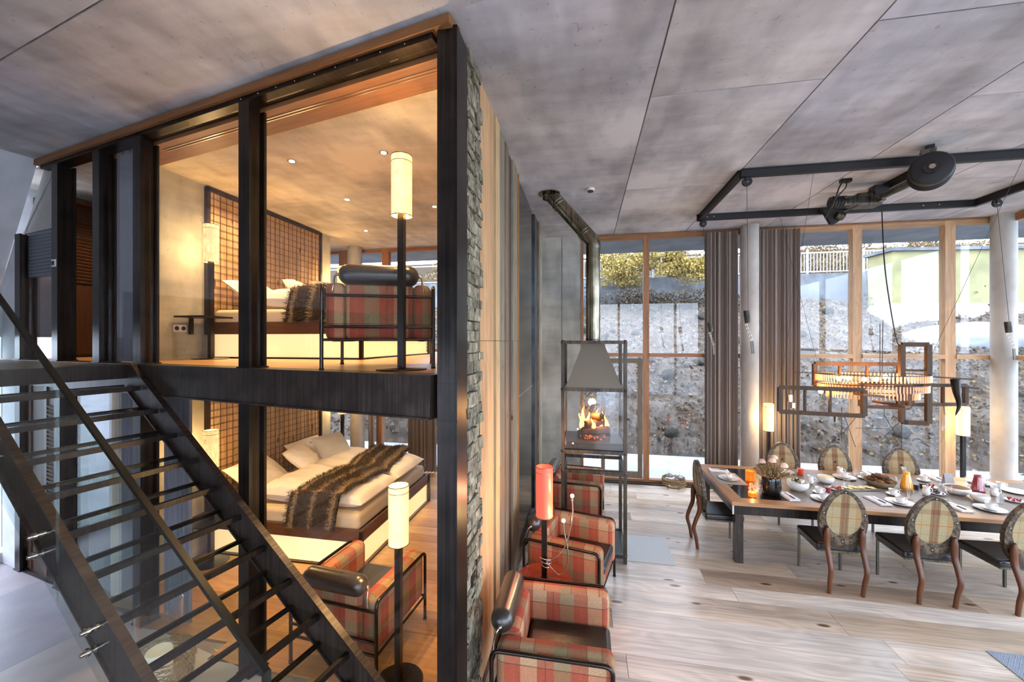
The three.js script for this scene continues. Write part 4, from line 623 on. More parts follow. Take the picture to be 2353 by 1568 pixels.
// ================================================================ STOVE
{
  const s = thing('stove', 'tall framed glass fireplace with tapering hood and bent flue pipe', 'stove', P(0.1, 0, 5.33)), w = 0.375, d = 0.335, b = 0.021;
  for (const [x, z] of [[-w, d], [w, d], [-w, -d], [w, -d]]) obj('post', box2(x - b, x + b, 0, 2.70, z - b, z + b), M.stoveIron, s);
  for (const y of [2.685, 2.10, 1.335, 1.09, 0.09]) { for (const z of [d, -d]) obj('rail', box2(-w + b, w - b, y - b, y + b, z - b, z + b), M.stoveIron, s); for (const x of [-w, w]) obj('rail', box2(x - b, x + b, y - b, y + b, -d + b, d - b), M.stoveIron, s); for (const [x, z] of [[-w, d], [w, d]]) obj('corner_joint', sph(0.029, x, y, z, 10), M.stoveIron, s); }
  const hg = new THREE.CylinderGeometry(0.13 * Math.SQRT2, 0.345 * Math.SQRT2, 0.56, 4, 1); hg.rotateY(Math.PI / 4); obj('hood', mv(toCreasedNormals(norm(hg), 0.3), 0, 2.395, 0), M.hood, s);
  obj('fire_tray', [box2(-w + 0.02, w - 0.02, 1.345, 1.44, -d + 0.03, d - 0.03)], M.railSteel, s); obj('foot_tray', box2(-w + 0.02, w - 0.02, 0.08, 0.1, -d + 0.02, d - 0.02), M.railSteel, s);
  for (const z of [d - 0.006, -d + 0.006]) obj('fire_glass', box2(-w + b, w - b, 1.36, 2.08, z - 0.002, z + 0.002), M.clear, s); for (const x of [-w + 0.006, w - 0.006]) obj('fire_glass', box2(x - 0.002, x + 0.002, 1.36, 2.08, -d + b, d - b), M.clear, s);
  obj('grate', [-0.12, -0.06, 0, 0.06, 0.12].map((z) => bar([-0.2, 1.49, z], [0.22, 1.49, z], 0.007, 6)).concat([bar([-0.18, 1.44, 0.12], [-0.18, 1.52, 0.12], 0.007, 6), bar([0.2, 1.44, 0.12], [0.2, 1.52, 0.12], 0.007, 6)]), M.black, s);
  for (const [x, y, z, l, ry, r] of [[0.03, 1.55, 0.09, 0.34, 0.1, 0.05], [0.02, 1.54, -0.05, 0.36, -0.2, 0.055], [0.02, 1.63, 0.03, 0.3, 0.6, 0.052], [0.05, 1.72, 0.03, 0.15, -0.7, 0.05]]) obj('log', mv(jitter(cyl(r, l, 0, 0, 0, 14, r * 0.9, 0, 0, Math.PI / 2), 0.012, 12), x, y, z, 0, ry, 0), M.log, s);
  const em = []; for (let i = 0; i < 40; i++) em.push(mv(new THREE.IcosahedronGeometry(rr(0.008, 0.018), 0), rr(-0.17, 0.2), rr(1.445, 1.49), rr(-0.12, 0.15))); const e = obj('embers', em, M.ember, s); e.userData.kind = 'stuff';
  for (const [x, z, h, r] of [[-0.12, 0.06, 0.30, 0.035], [-0.07, 0.0, 0.22, 0.035], [0.0, 0.11, 0.16, 0.03], [0.1, 0.0, 0.24, 0.032], [0.17, 0.05, 0.2, 0.028], [-0.16, 0.02, 0.2, 0.025], [0.05, -0.06, 0.26, 0.03]]) { const f = lathe([[0, 0], [r * 0.7, h * 0.08], [r, h * 0.25], [r * 0.7, h * 0.55], [r * 0.25, h * 0.85], [0, h]], 12); deform(f, (v) => { v.x += 0.03 * Math.sin(v.y / h * 5 + x * 40) * v.y / h; }); obj('flame', mv(f, x, 1.55, z), M.flame, s); }
  point(s, 0.0, 1.78, 0.1, AMBER, 0.9, 3);
  // flue
  const dx = -0.59, dy = CEIL - 3.99, dz = -0.2, n = new THREE.Vector3(dx, dy, dz), top = [dx, CEIL - 0.01, dz];
  obj('flue_pipe', [cyl(0.092, 1.33, 0, 2.66 + 0.665, 0, 28), tube([[0, 3.9, 0], [0, 3.99, 0], [dx * 0.06, 3.99 + dy * 0.08, dz * 0.06], [dx * 0.16, 3.99 + dy * 0.18, dz * 0.16]], 0.093, 16, 28), bar([dx * 0.13, 3.99 + dy * 0.15, dz * 0.13], [dx * 0.86, 3.99 + dy * 0.87, dz * 0.86], 0.092, 28), tube([[dx * 0.8, 3.99 + dy * 0.81, dz * 0.8], [dx * 0.93, 3.99 + dy * 0.92, dz * 0.93], [dx, CEIL - 0.06, dz], [dx, CEIL, dz]], 0.094, 12, 28)], M.brass, s);
  const ring = (k) => { const a = n.clone().multiplyScalar(k), u = n.clone().normalize(); const g = new THREE.TorusGeometry(0.094, 0.007, 8, 32); g.applyQuaternion(new THREE.Quaternion().setFromUnitVectors(new THREE.Vector3(0, 0, 1), u)); return g.translate(a.x, 3.99 + a.y, a.z); };
  for (const k of [0.15, 0.19, 0.74, 0.79]) obj('pipe_collar', ring(k), M.brass, s); for (const y of [2.72, 3.78]) obj('pipe_collar', mv(new THREE.TorusGeometry(0.094, 0.006, 8, 32), 0, y, 0, Math.PI / 2), M.brass, s);
  obj('ceiling_flange', cyl(0.15, 0.012, dx, CEIL - 0.007, dz, 32), M.brass, s);
  obj('door_knob', cyl(0.014, 0.05, w + 0.03, 1.75, d, 12, 0.014, 0, 0, Math.PI / 2), M.pewter, s);
  const fpn = obj('floor_plate', box2(-0.4, 1.07, 0.0005, 0.006, -5.06, -5.74), M.plate); tag(fpn, 'ribbed steel floor plate under the stove', 'floor plate');
}
{ const a = pix(2265, 1497, 0.0), g = obj('floor_hatch', box2(0, 1.2, 0.0005, 0.005, 0, 0.62), tint(M.plate, '#9aa3b0')); g.position.set(a.x, 0, a.z); g.rotation.y = 0; tag(g, 'grey steel floor hatch near the dining chairs', 'floor plate'); }
{ // smoke detector
  const q = pix(1357, 434, CEIL), d = thing('smoke_detector', 'small round smoke detector on the concrete ceiling', 'detector', [q.x, CEIL, q.z]); obj('body', cyl(0.05, 0.03, 0, -0.016, 0, 20, 0.055), M.switchWhite, d); obj('vent_ring', cyl(0.04, 0.012, 0, -0.036, 0, 20), M.railSteel, d);
  const sw = fthing('wall_switch', 'small square wall switch on the upper post', 'switch', 4.98, -0.005, 3.55); obj('plate', box(0.08, 0.08, 0.01), M.switchWhite, sw); obj('rocker', box(0.045, 0.045, 0.012, 0, 0, 0.004), M.black, sw);
}
// ================================================================ SIDE TABLE WITH RED LAMP
{
  const c = P(-0.375, 0, 3.70), t = thing('side_table', 'round red glass side table between two plaid armchairs', 'table', c);
  obj('table_top', cyl(0.25, 0.014, 0, 0.493, 0, 44), M.redGlass, t); obj('stem', cyl(0.02, 0.47, 0, 0.25, 0, 16), M.tubeDark, t); obj('base', lathe([[0, 0], [0.18, 0], [0.18, 0.008], [0.03, 0.02], [0, 0.03]], 32), M.tubeDark, t); obj('top_collar', cyl(0.05, 0.01, 0, 0.481, 0, 20), M.tubeDark, t);
  const l = lamp('table_lamp', [c.x, 0.501, c.z], 'red glass cylinder lamp on the small round table', { noBase: true, bottom: 0.57, shade: M.shadeRed, color: new THREE.Color().setRGB(1, 0.35, 0.2), I: 0.5 });
  const k = thing('clip_light', 'curly chrome twig light with two bare bulbs on the red lamp pole', 'lamp'), q = (px, py, d = 3.62) => pixD(px, py, d), a = q(1255, 1292, 3.66);
  for (const pts of [[a, q(1285, 1322), q(1302, 1300), q(1304, 1262), q(1297, 1225), q(1295, 1203)], [a, q(1278, 1282), q(1298, 1258), q(1311, 1215), q(1316, 1180), q(1315, 1147)]]) obj('arm', tube(pts, 0.006, 40, 8), M.chrome, k);
  for (const [x, y] of [[1295, 1197], [1315, 1140]]) { const v = q(x, y); obj('socket', cyl(0.011, 0.035, v.x, v.y - 0.026, v.z, 12), M.chrome, k); obj('bulb', sph(0.017, v.x, v.y, v.z, 14), M.bulb, k); point(k, v.x, v.y, v.z, WARM, 0.5, 0.5); }
  const coil = []; for (let i = 0; i < 26; i++) { const h = i / 25; coil.push([a.x + (0.03 + 0.03 * h) * Math.cos(h * 16), a.y - 0.04 + 0.09 * h, a.z + (0.035) * Math.sin(h * 16)]); } obj('clamp_coil', tube(coil, 0.005, 90, 6), M.chrome, k);
}
// ================================================================ DINING TABLE AND CHAIRS
const TX0 = 1.74, TX1 = 6.05, TD0 = 5.2, TD1 = 6.72, TY = 0.76;
{
  const t = thing('dining_table', 'long dining table with light wood border and dark steel frame', 'table', P((TX0 + TX1) / 2, 0, (TD0 + TD1) / 2)), hx = (TX1 - TX0) / 2, hz = (TD1 - TD0) / 2, bw = 0.15, y0 = TY - 0.042, y1 = TY;
  obj('border_board', box2(-hx, hx, y0, y1, hz - bw, hz), M.tableWood, t, { swap: true }); obj('border_board', box2(-hx, hx, y0, y1, -hz, -hz + bw), M.tableWood, t, { swap: true }); obj('border_board', box2(-hx, -hx + bw, y0, y1, -hz + bw + 0.002, hz - bw - 0.002), M.tableWood, t); obj('border_board', box2(hx - bw, hx, y0, y1, -hz + bw + 0.002, hz - bw - 0.002), M.tableWood, t);
  obj('glass_inlay', box2(-hx + bw + 0.003, -hx + bw + 0.52, y0, y1 - 0.002, -hz + bw + 0.003, hz - bw - 0.003), M.tableBlack, t);
  for (let i = 0; i < 6; i++) { const a = -hx + bw + 0.525 + i * (2 * hx - 2 * bw - 0.53) / 6; obj('centre_board', box2(a, a + (2 * hx - 2 * bw - 0.53) / 6 - 0.003, y0, y1 - 0.0015, -hz + bw + 0.003, hz - bw - 0.003), M.tableGrey, t, { ou: i * 0.4 }); }
  obj('apron', box2(-hx + 0.03, hx - 0.03, y0 - 0.115, y0 - 0.001, hz - 0.06, hz - 0.03), M.steelDark, t); obj('apron', box2(-hx + 0.03, hx - 0.03, y0 - 0.115, y0 - 0.001, -hz + 0.03, -hz + 0.06), M.steelDark, t); obj('apron', box2(-hx + 0.03, -hx + 0.06, y0 - 0.115, y0 - 0.001, -hz + 0.06, hz - 0.06), M.steelDark, t); obj('apron', box2(hx - 0.06, hx - 0.03, y0 - 0.115, y0 - 0.001, -hz + 0.06, hz - 0.06), M.steelDark, t);
  obj('corner_plate', box2(-hx + 0.01, -hx + 0.03, y0 - 0.115, y0 - 0.001, hz - 0.03, hz - 0.024), M.chrome, t);
  for (const [x, z] of [[-hx + 0.1, hz - 0.1], [-hx + 0.1, -hz + 0.1], [hx - 0.1, hz - 0.1], [hx - 0.1, -hz + 0.1]]) obj('leg', box2(x - 0.045, x + 0.045, 0, y0 - 0.115, z - 0.045, z + 0.045), M.steel, t);
}
function egg(w, h, top, n = 44) { const p = []; for (let i = 0; i < n; i++) { const a = i / n * Math.PI * 2, c = Math.cos(a), s = Math.sin(a); p.push([w / 2 * c * (1 - 0.18 * Math.max(0, s) ** 1.3), (s > 0 ? h * top : h * (1 - top)) * Math.sign(s) * Math.pow(Math.abs(s), s > 0 ? 1.0 : 0.85)]); } return p; }
function makeChair(label, group) {   // faces -z
  const t = thing('dining_chair', label, 'chair', [0, 0, 0], 0, group), tilt = 0.10;
  obj('seat', rbox(0.47, 0.075, 0.46, 0.025, 0, 0.455, -0.02, 0, 0, 0, 3), M.leather, t); obj('seat_frame', box(0.44, 0.02, 0.43, 0, 0.41, -0.02), M.pewter, t);
  for (const s of [-1, 1]) obj('front_leg', box2(s * 0.215 - 0.011, s * 0.215 + 0.011, 0, 0.42, -0.235, -0.213), M.pewter, t);
  const B = (g, z) => mv(g, 0, 0.79, z, tilt, 0, 0);   // back plane leans away from the table
  const outer = egg(0.45, 0.65, 0.5).map(([x, y]) => [x, y - 0.01]), inner = egg(0.335, 0.475, 0.54).map(([x, y]) => [x, y + 0.03]).reverse();
  const fr = obj('back_frame', B(ext(outer, 0.036, { holes: [inner], bevel: 0.006 }).translate(0, 0, -0.018), 0.225), M.patina, t);
  for (const [x, y] of [[0, 0.298], [-0.192, 0.06], [0.192, 0.06], [-0.175, -0.14], [0.175, -0.14], [0, -0.25]]) obj('rivet', B(sph(0.008, x, y, 0.026, 8), 0.225), M.chrome, fr);
  obj('back_panel', B(mapUV(ext(egg(0.35, 0.49, 0.54).map(([x, y]) => [x, y + 0.03]), 0.03, { bevel: 0.008 }).translate(0, 0, -0.015)), 0.225), M.plaidTan, t, { ou: 0.165, ov: 0.05 });
  obj('tuft_button', B(sph(0.016, 0, 0.06, -0.024, 10), 0.225), M.patina, t);
  for (const s of [-1, 1]) { const pts = [[s * 0.165, 0.70, 0.268], [s * 0.165, 0.60, 0.262], [s * 0.165, 0.49, 0.268], [s * 0.165, 0.37, 0.31], [s * 0.165, 0.27, 0.335], [s * 0.16, 0.14, 0.305], [s * 0.155, 0.0, 0.285]], c = new THREE.CatmullRomCurve3(pts.map((p) => new THREE.Vector3(...p))); const g = new THREE.TubeGeometry(c, 30, 1, 8, false), p = g.attributes.position, v = new THREE.Vector3(), u = g.attributes.uv; for (let i = 0; i < p.count; i++) { const k = u.getX(i), ce = c.getPointAt(clamp(k)); v.fromBufferAttribute(p, i).sub(ce); const r = k < 0.08 ? 0.014 + k * 0.2 : 0.031 - 0.011 * k; p.setXYZ(i, ce.x + v.x * r, ce.y + v.y * r, ce.z + v.z * r); } g.computeVertexNormals(); obj('rear_leg', g, M.chairWood, t); }
  return t;
}
const dc = makeChair('oval plaid dining chair opposite the curtains, nearest the table leg', 'oval back dining chairs');
dc.position.copy(P(2.73, 0, 5.09)); dc.rotation.y = -0.02;
dup(dc, P(3.53, 0, 5.06), -0.02, 'oval plaid dining chair on the hall side below the orange juice');
dup(dc, P(4.32, 0, 5.04), 0.05, 'oval plaid dining chair on the hall side below the red juice');
dup(dc, P(1.72, 0, 5.68), -Math.PI / 2, 'oval plaid dining chair at the head of the table');
dup(dc, P(3.02, 0, 6.67), Math.PI - 0.05, 'oval plaid dining chair on the window side in front of the curtain');
dup(dc, P(3.77, 0, 6.67), Math.PI + 0.05, 'oval plaid dining chair on the window side next to the mullion');
dup(dc, P(4.62, 0, 6.67), Math.PI - 0.04, 'oval plaid dining chair on the window side behind the orange juice');

// ================================================================ THE LAID TABLE
const onT = (px, py) => { const p = pix(px, py, TY); p.y = TY; return p; };
function setThing(name, label, cat, px, py, turn = 0, group) { return thing(name, label, cat, onT(px, py), turn, group); }
const plateProfile = (r) => lathe([[0, 0], [r * 0.6, 0], [r, 0.016], [r, 0.02], [r * 0.62, 0.006], [0, 0.005]], 36);
let np = 0;
function setting(px, py, where, turn = 0, cup = true) {   // plate with cup, napkin with knife and fork
  const p = setThing('dinner_plate', `white plate ${where}`, 'plate', px, py); obj('dish', plateProfile(0.135), M.porcelain, p);
  if (cup) { const c = thing('coffee_cup', `white cup and saucer on the plate ${where}`, 'cup', p.position.clone().setY(TY + 0.007)); obj('saucer', plateProfile(0.075), M.porcelain, c); obj('cup', lathe([[0, 0.012], [0.028, 0.012], [0.04, 0.04], [0.045, 0.075], [0.042, 0.075], [0.036, 0.04], [0, 0.018]], 28), M.porcelain, c); obj('handle', mv(new THREE.TorusGeometry(0.018, 0.004, 8, 18), 0.055, 0.045, 0), M.porcelain, c); }
  return p;
}
function napkin(px, py, where, turn) { const n = setThing('napkin', `folded white napkin ${where}`, 'napkin', px, py, turn); obj('cloth', [rbox(0.13, 0.012, 0.27, 0.005, 0, 0.006, 0), rbox(0.12, 0.008, 0.26, 0.004, 0.004, 0.016, 0)], M.napkin, n); const k = thing('knife', `table knife on the napkin ${where}`, 'knife', onT(px, py).setY(TY + 0.021), turn); obj('blade', box(0.014, 0.002, 0.11, 0.01, 0.001, -0.05), M.chrome, k); obj('grip', rbox(0.014, 0.008, 0.1, 0.003, 0.01, 0.004, 0.055), M.black, k); const f = thing('fork', `steel fork beside the napkin ${where}`, 'fork', n.position.clone().add(new THREE.Vector3(0.1 * Math.cos(turn), 0, -0.1 * Math.sin(turn))), turn); obj('handle', rbox(0.01, 0.005, 0.12, 0.002, 0, 0.003, 0.05), M.chrome, f); for (const x of [-0.008, 0, 0.008]) obj('tine', box(0.003, 0.003, 0.06, x, 0.004, -0.04), M.chrome, f); }
setting(1675, 1101, 'at the head of the table', 0); napkin(1652, 1083, 'at the head of the table', 1.5);
setting(1893, 1149, 'in front of the chair nearest the table leg'); napkin(1812, 1143, 'left of the place nearest the table leg', 0.1);
setting(2068, 1157, 'in front of the chair below the orange juice'); napkin(2016, 1153, 'left of the place below the orange juice', 0.1);
setting(2275, 1172, 'in front of the chair below the red juice'); napkin(2196, 1167, 'left of the place below the red juice', 0.1);
setting(1940, 1099, 'on the window side by the bread board'); napkin(2000, 1091, 'on the window side by the bread basket', -0.1);
setting(2255, 1112, 'on the window side past the red juice', 0, true); napkin(2150, 1101, 'on the window side between the two juices', -0.1);
setting(1800, 1086, 'on the window side behind the flowers', 0, false); setting(2335, 1132, 'at the far end of the table', 0, false);
// placemat under the head place
{ const m = obj('place_mat', rbox(0.36, 0.004, 0.5, 0.002, 0, 0.003, 0), M.mat); m.position.copy(onT(1672, 1100)).y = TY - 0.0015; tag(m, 'grey place mat at the head of the table', 'mat'); }
{ // flowers in a dark glass vase
  const c = onT(1772, 1135), v = thing('flower_vase', 'squat dark glass vase of dried flowers on the black inlay', 'vase', c); obj('vase', lathe([[0, 0.002], [0.07, 0.002], [0.085, 0.05], [0.08, 0.13], [0.075, 0.16], [0.071, 0.16], [0.076, 0.13], [0.08, 0.05], [0, 0.01]], 32), M.vaseDark, v);
  const tw = []; for (let i = 0; i < 260; i++) { const a = rr(0, 6.28), e = rr(0.1, 1.3), r = rr(0.1, 0.19); const d = [Math.cos(a) * Math.sin(e), Math.cos(e) * 0.7, Math.sin(a) * Math.sin(e)]; tw.push(bar([d[0] * 0.05, 0.14 + d[1] * 0.03, d[2] * 0.05], [d[0] * r, 0.16 + d[1] * r, d[2] * r], 0.0022, 4), mv(new THREE.IcosahedronGeometry(rr(0.004, 0.009), 0), d[0] * r, 0.16 + d[1] * r, d[2] * r)); } const st = obj('dried_stems', tw, M.dried, v); st.userData.kind = 'stuff'; v.scale.setScalar(1.35);
  for (const [x, y, z, r] of [[0.0, 0.31, 0.02, 0.042], [0.08, 0.28, 0.06, 0.045], [-0.06, 0.28, -0.05, 0.04], [0.05, 0.32, -0.06, 0.04]]) { const g = []; for (let k = 0; k < 9; k++) { const a = k * 2.4, q = new THREE.SphereGeometry(r * (0.55 + 0.04 * k), 8, 6, 0, 2.0, 0.3, 1.3); g.push(mv(q, x, y, z, 0, a, 0.1)); } obj('rose', g, M.petal, v); }
}
{ // candle lights
  const a = setThing('amber_lantern', 'amber glass candle lantern behind the vase', 'candle holder', 1724, 1104); obj('glass', lathe([[0, 0], [0.06, 0], [0.062, 0.13], [0.058, 0.13], [0.056, 0.008], [0, 0.008]], 28), M.amber, a); obj('flame', mv(sph(0.012, 0, 0.05, 0, 8), 0, 0, 0), M.flame, a); point(a, 0, 0.05, 0, AMBER, 0.12, 0.5);
  const b = setThing('tea_light_holder', 'cut crystal tea light holder at the table corner', 'candle holder', 1729, 1141); obj('holder', lathe([[0, 0], [0.045, 0], [0.05, 0.05], [0.046, 0.05], [0.04, 0.006], [0, 0.006]], 12), M.amber, b); obj('flame', sph(0.01, 0, 0.03, 0, 8), M.flame, b); point(b, 0, 0.03, 0, AMBER, 0.06, 0.5);
  const cr = []; for (let i = 0; i < 26; i++) cr.push(mv(new THREE.OctahedronGeometry(rr(0.012, 0.022), 0), rr(-0.045, 0.045), rr(0.06, 0.17), rr(-0.045, 0.045), rr(0, 3), rr(0, 3))); const q = obj('crystals', cr, M.crystal, b); q.userData.kind = 'stuff';
}
function bowl(px, py, r, h, label, fill, bits = 0, mb = M.porcelain) { const b = setThing('bowl', label, 'bowl', px, py); obj('bowl_body', lathe([[0, 0], [r * 0.6, 0], [r * 0.95, h * 0.45], [r, h * 0.8], [r * 0.93, h], [r * 0.88, h * 0.97], [r * 0.9, h * 0.5], [r * 0.55, 0.02], [0, 0.015]], 36), mb, b); if (fill) { obj('contents', mv(jitter(new THREE.SphereGeometry(r * 0.86, 18, 10, 0, 6.3, 0, 1.57), 0.01, 14).scale(1, 0.28, 1), 0, h * 0.78, 0), fill, b); } for (let i = 0; i < bits; i++) { const a = rr(0, 6.28), q = r * 0.55 * Math.sqrt(rnd()); obj('fruit', mv(new THREE.IcosahedronGeometry(rr(0.014, 0.022), 1), q * Math.cos(a), h + rr(-0.005, 0.015), q * Math.sin(a)), pick([M.olive, M.darkBerry, M.porcelain]), b); } return b; }
bowl(1833, 1127, 0.125, 0.12, 'white bowl heaped with olives and feta', null, 14); bowl(1897, 1110, 0.10, 0.09, 'white bowl beside the red jam jar', M.cheese); bowl(2198, 1135, 0.13, 0.09, 'white bowl of muesli near the red juice', M.crust); bowl(2252, 1153, 0.085, 0.085, 'small white bowl below the red juice', null);
function jar(px, py, label, m, h = 0.075, r = 0.033) { const j = setThing('jar', label, 'jar', px, py); obj('glass', lathe([[0, 0], [r, 0], [r, h], [r - 0.003, h], [r - 0.003, 0.005], [0, 0.005]], 24), M.clear, j); obj('contents', cyl(r - 0.005, h * 0.8, 0, h * 0.42, 0, 20), m, j); }
jar(1839, 1092, 'small glass of orange red jam behind the feta bowl', M.jam, 0.11, 0.045); jar(1902, 1131, 'jam jar in front of the cup row', M.berry); jar(2105, 1125, 'dark jam jar beside the orange juice', M.darkBerry); jar(2118, 1122, 'second dark jam jar beside the orange juice', M.darkBerry);
function carafe(px, py, label, m) { const c = setThing('juice_carafe', label, 'carafe', px, py); obj('glass', lathe([[0, 0.002], [0.072, 0.002], [0.07, 0.05], [0.04, 0.2], [0.036, 0.24], [0.05, 0.29], [0.047, 0.29], [0.033, 0.24], [0.037, 0.2], [0.066, 0.05], [0.066, 0.008], [0, 0.008]], 32), M.clear, c); obj('juice', lathe([[0, 0.01], [0.064, 0.01], [0.063, 0.05], [0.0365, 0.195], [0.032, 0.235], [0, 0.235]], 32), m, c); }
carafe(2083, 1127, 'glass carafe of orange juice', M.oj); carafe(2247, 1134, 'glass carafe of red berry juice', M.redJuice);
function tumbler(px, py, where) { const g = setThing('tumbler', `clear water glass ${where}`, 'glass', px, py, 0); obj('glass', lathe([[0, 0], [0.03, 0], [0.036, 0.12], [0.034, 0.12], [0.028, 0.01], [0, 0.01]], 24), M.clear, g); }
[[1916, 1128, 'by the cup row'], [1752, 1118, 'beside the vase'], [2092, 1148, 'by the plate below the orange juice'], [2298, 1158, 'by the plate below the red juice'], [1968, 1094, 'behind the bread board'], [2166, 1118, 'between the juices'], [2226, 1118, 'behind the red juice']].forEach((a) => tumbler(...a));
function cupOnly(px, py, where) { const c = setThing('coffee_cup', `white cup standing ${where}`, 'cup', px, py); obj('saucer', plateProfile(0.07), M.porcelain, c); obj('cup', lathe([[0, 0.012], [0.028, 0.012], [0.04, 0.04], [0.045, 0.075], [0.042, 0.075], [0.036, 0.04], [0, 0.018]], 24), M.porcelain, c); obj('handle', mv(new THREE.TorusGeometry(0.018, 0.004, 8, 18), 0.055, 0.045, 0), M.porcelain, c); }
cupOnly(1882, 1134, 'between the feta bowl and the plate'); cupOnly(2052, 1138, 'in front of the bread basket'); cupOnly(1985, 1100, 'behind the bread basket'); cupOnly(2122, 1106, 'behind the dark jam jars'); cupOnly(2300, 1122, 'by the plate at the far end');
for (const [px, py, lab] of [[1862, 1112, 'behind the feta bowl'], [2128, 1138, 'in front of the berry dish'], [2285, 1140, 'past the red juice'], [1930, 1092, 'in front of the middle window chair']]) { const p = setThing('cream_jug', `small white cream jug ${lab}`, 'jug', px, py); obj('jug', lathe([[0, 0], [0.03, 0], [0.042, 0.03], [0.034, 0.075], [0.03, 0.09], [0.036, 0.11], [0.033, 0.11], [0.027, 0.09], [0.031, 0.07], [0.038, 0.03], [0, 0.006]], 24), M.porcelain, p); obj('handle', mv(new THREE.TorusGeometry(0.026, 0.004, 8, 18), 0.045, 0.06, 0), M.porcelain, p); }
for (const [px, py, lab] of [[1745, 1148, 'next to the tea light'], [1945, 1134, 'in front of the cheese board'], [2065, 1120, 'beside the bread basket'], [2180, 1150, 'left of the muesli bowl'], [2268, 1124, 'behind the far end plate']]) { const g = setThing('wine_glass', `clear stemmed glass ${lab}`, 'glass', px, py); obj('glass', lathe([[0, 0], [0.032, 0], [0.033, 0.003], [0.005, 0.01], [0.004, 0.07], [0.03, 0.1], [0.036, 0.14], [0.03, 0.18], [0.028, 0.18], [0.033, 0.14], [0.027, 0.103], [0, 0.078]], 24), M.clear, g); }
{ // boards and basket with bread, cheese and fruit
  const bd = setThing('bread_board', 'grey serving board with cheese slices', 'board', 1966, 1124, 0.2); obj('board', rbox(0.52, 0.014, 0.16, 0.006, 0, 0.007, 0), M.tableGrey, bd);
  for (let i = 0; i < 9; i++) { const p = onT(1966, 1124); const c = obj('cheese_slice', rbox(0.06, 0.01, 0.07, 0.004, 0, 0.005, 0), M.cheese); c.position.set(p.x - 0.2 + i * 0.05, TY + 0.015 + i % 2 * 0.006, p.z + 0.02 * (i % 3 - 1) - (i - 4) * 0.01); c.rotation.y = rr(-0.4, 0.4); tag(c, 'pale cheese slice on the serving board', 'cheese', 'cheese slices on the board'); }
  const bk = setThing('bread_basket', 'woven basket piled with rolls and croissants', 'basket', 2022, 1116); obj('weave', lathe([[0, 0.004], [0.13, 0.004], [0.17, 0.07], [0.175, 0.075], [0.165, 0.075], [0.125, 0.012], [0, 0.012]], 30), M.wicker, bk);
  const c = onT(2022, 1116);
  for (let i = 0; i < 10; i++) { const a = i * (i < 6 ? 1.047 : 1.6), r = i < 6 ? 0.105 : 0.055, y = TY + (i < 6 ? 0.078 : 0.128), o = obj('bread_roll', deform(new THREE.SphereGeometry(0.036, 16, 12), (v) => { v.y *= 0.7; v.x *= 1.35; v.y -= 0.008 * Math.exp(-((v.z * 60) ** 2)) * (v.y > 0 ? 1 : 0); v.y += 0.004 * Math.sin(v.x * 150); }), i % 3 ? M.crust : M.crustDark); o.position.set(c.x + r * Math.cos(a), y, c.z + r * Math.sin(a)); o.rotation.set(rr(-0.2, 0.2), -a + rr(-0.2, 0.2), rr(-0.1, 0.1)); tag(o, i % 3 ? 'golden bread roll in the woven basket' : 'dark brown bread roll in the woven basket', 'bread', i % 3 ? 'golden rolls in the basket' : 'dark rolls in the basket'); }
  for (const [px, py, lab, m, n] of [[1922, 1126, 'small dish of redcurrants by the cheese board', M.berry, 22], [2152, 1136, 'dish of dark berries between the two juices', M.darkBerry, 18], [2330, 1153, 'dish of cherries near the table end', M.berry, 20], [2134, 1121, 'dish of raspberries by the dark jam', M.berry, 12]]) { const d = setThing('fruit_dish', lab, 'dish', px, py); obj('dish', plateProfile(0.085), M.porcelain, d); for (let i = 0; i < n; i++) { const a = rr(0, 6.28), r = 0.06 * Math.sqrt(rnd()); obj('berry', sph(rr(0.008, 0.013), r * Math.cos(a), 0.016 + 0.022 * rnd(), r * Math.sin(a), 8), m, d); } }
  const mn = thing('menu_card', 'small grey folded menu card behind the muesli bowl', 'card', onT(2178, 1112)); obj('card', [box(0.1, 0.14, 0.004, 0, 0.07, 0.02, -0.25), box(0.1, 0.14, 0.004, 0, 0.07, -0.018, 0.25)], tint(M.napkin, '#a7a4a2'), mn);
}
// basket bowl with glass cylinder by the window
{
  const c = pix(1548, 1118, 0), b = thing('wicker_bowl', 'grey wicker bowl on the floor by the window', 'bowl', [c.x, 0, c.z]); const tw = []; for (let i = 0; i < 130; i++) { const a = rr(0, 6.28), y = rr(0.02, 0.16), r = 0.16 + 0.05 * Math.sin(y / 0.17 * 3.14) + rr(-0.01, 0.015), da = rr(0.3, 0.8); tw.push(tube([0, 0.5, 1].map((k) => [r * Math.cos(a + da * k), y + rr(-0.03, 0.03), r * Math.sin(a + da * k)]), 0.007, 4, 4)); } obj('wickerwork', tw, M.wickerGrey, b); obj('bottom', cyl(0.15, 0.02, 0, 0.01, 0, 20), M.wickerGrey, b);
  const g = obj('glass_cylinder', lathe([[0.12, 0.02], [0.125, 0.42], [0.121, 0.42], [0.116, 0.025]], 32), M.clear); g.position.set(c.x, 0, c.z); tag(g, 'clear glass cylinder standing in the grey wicker bowl', 'glass');
}
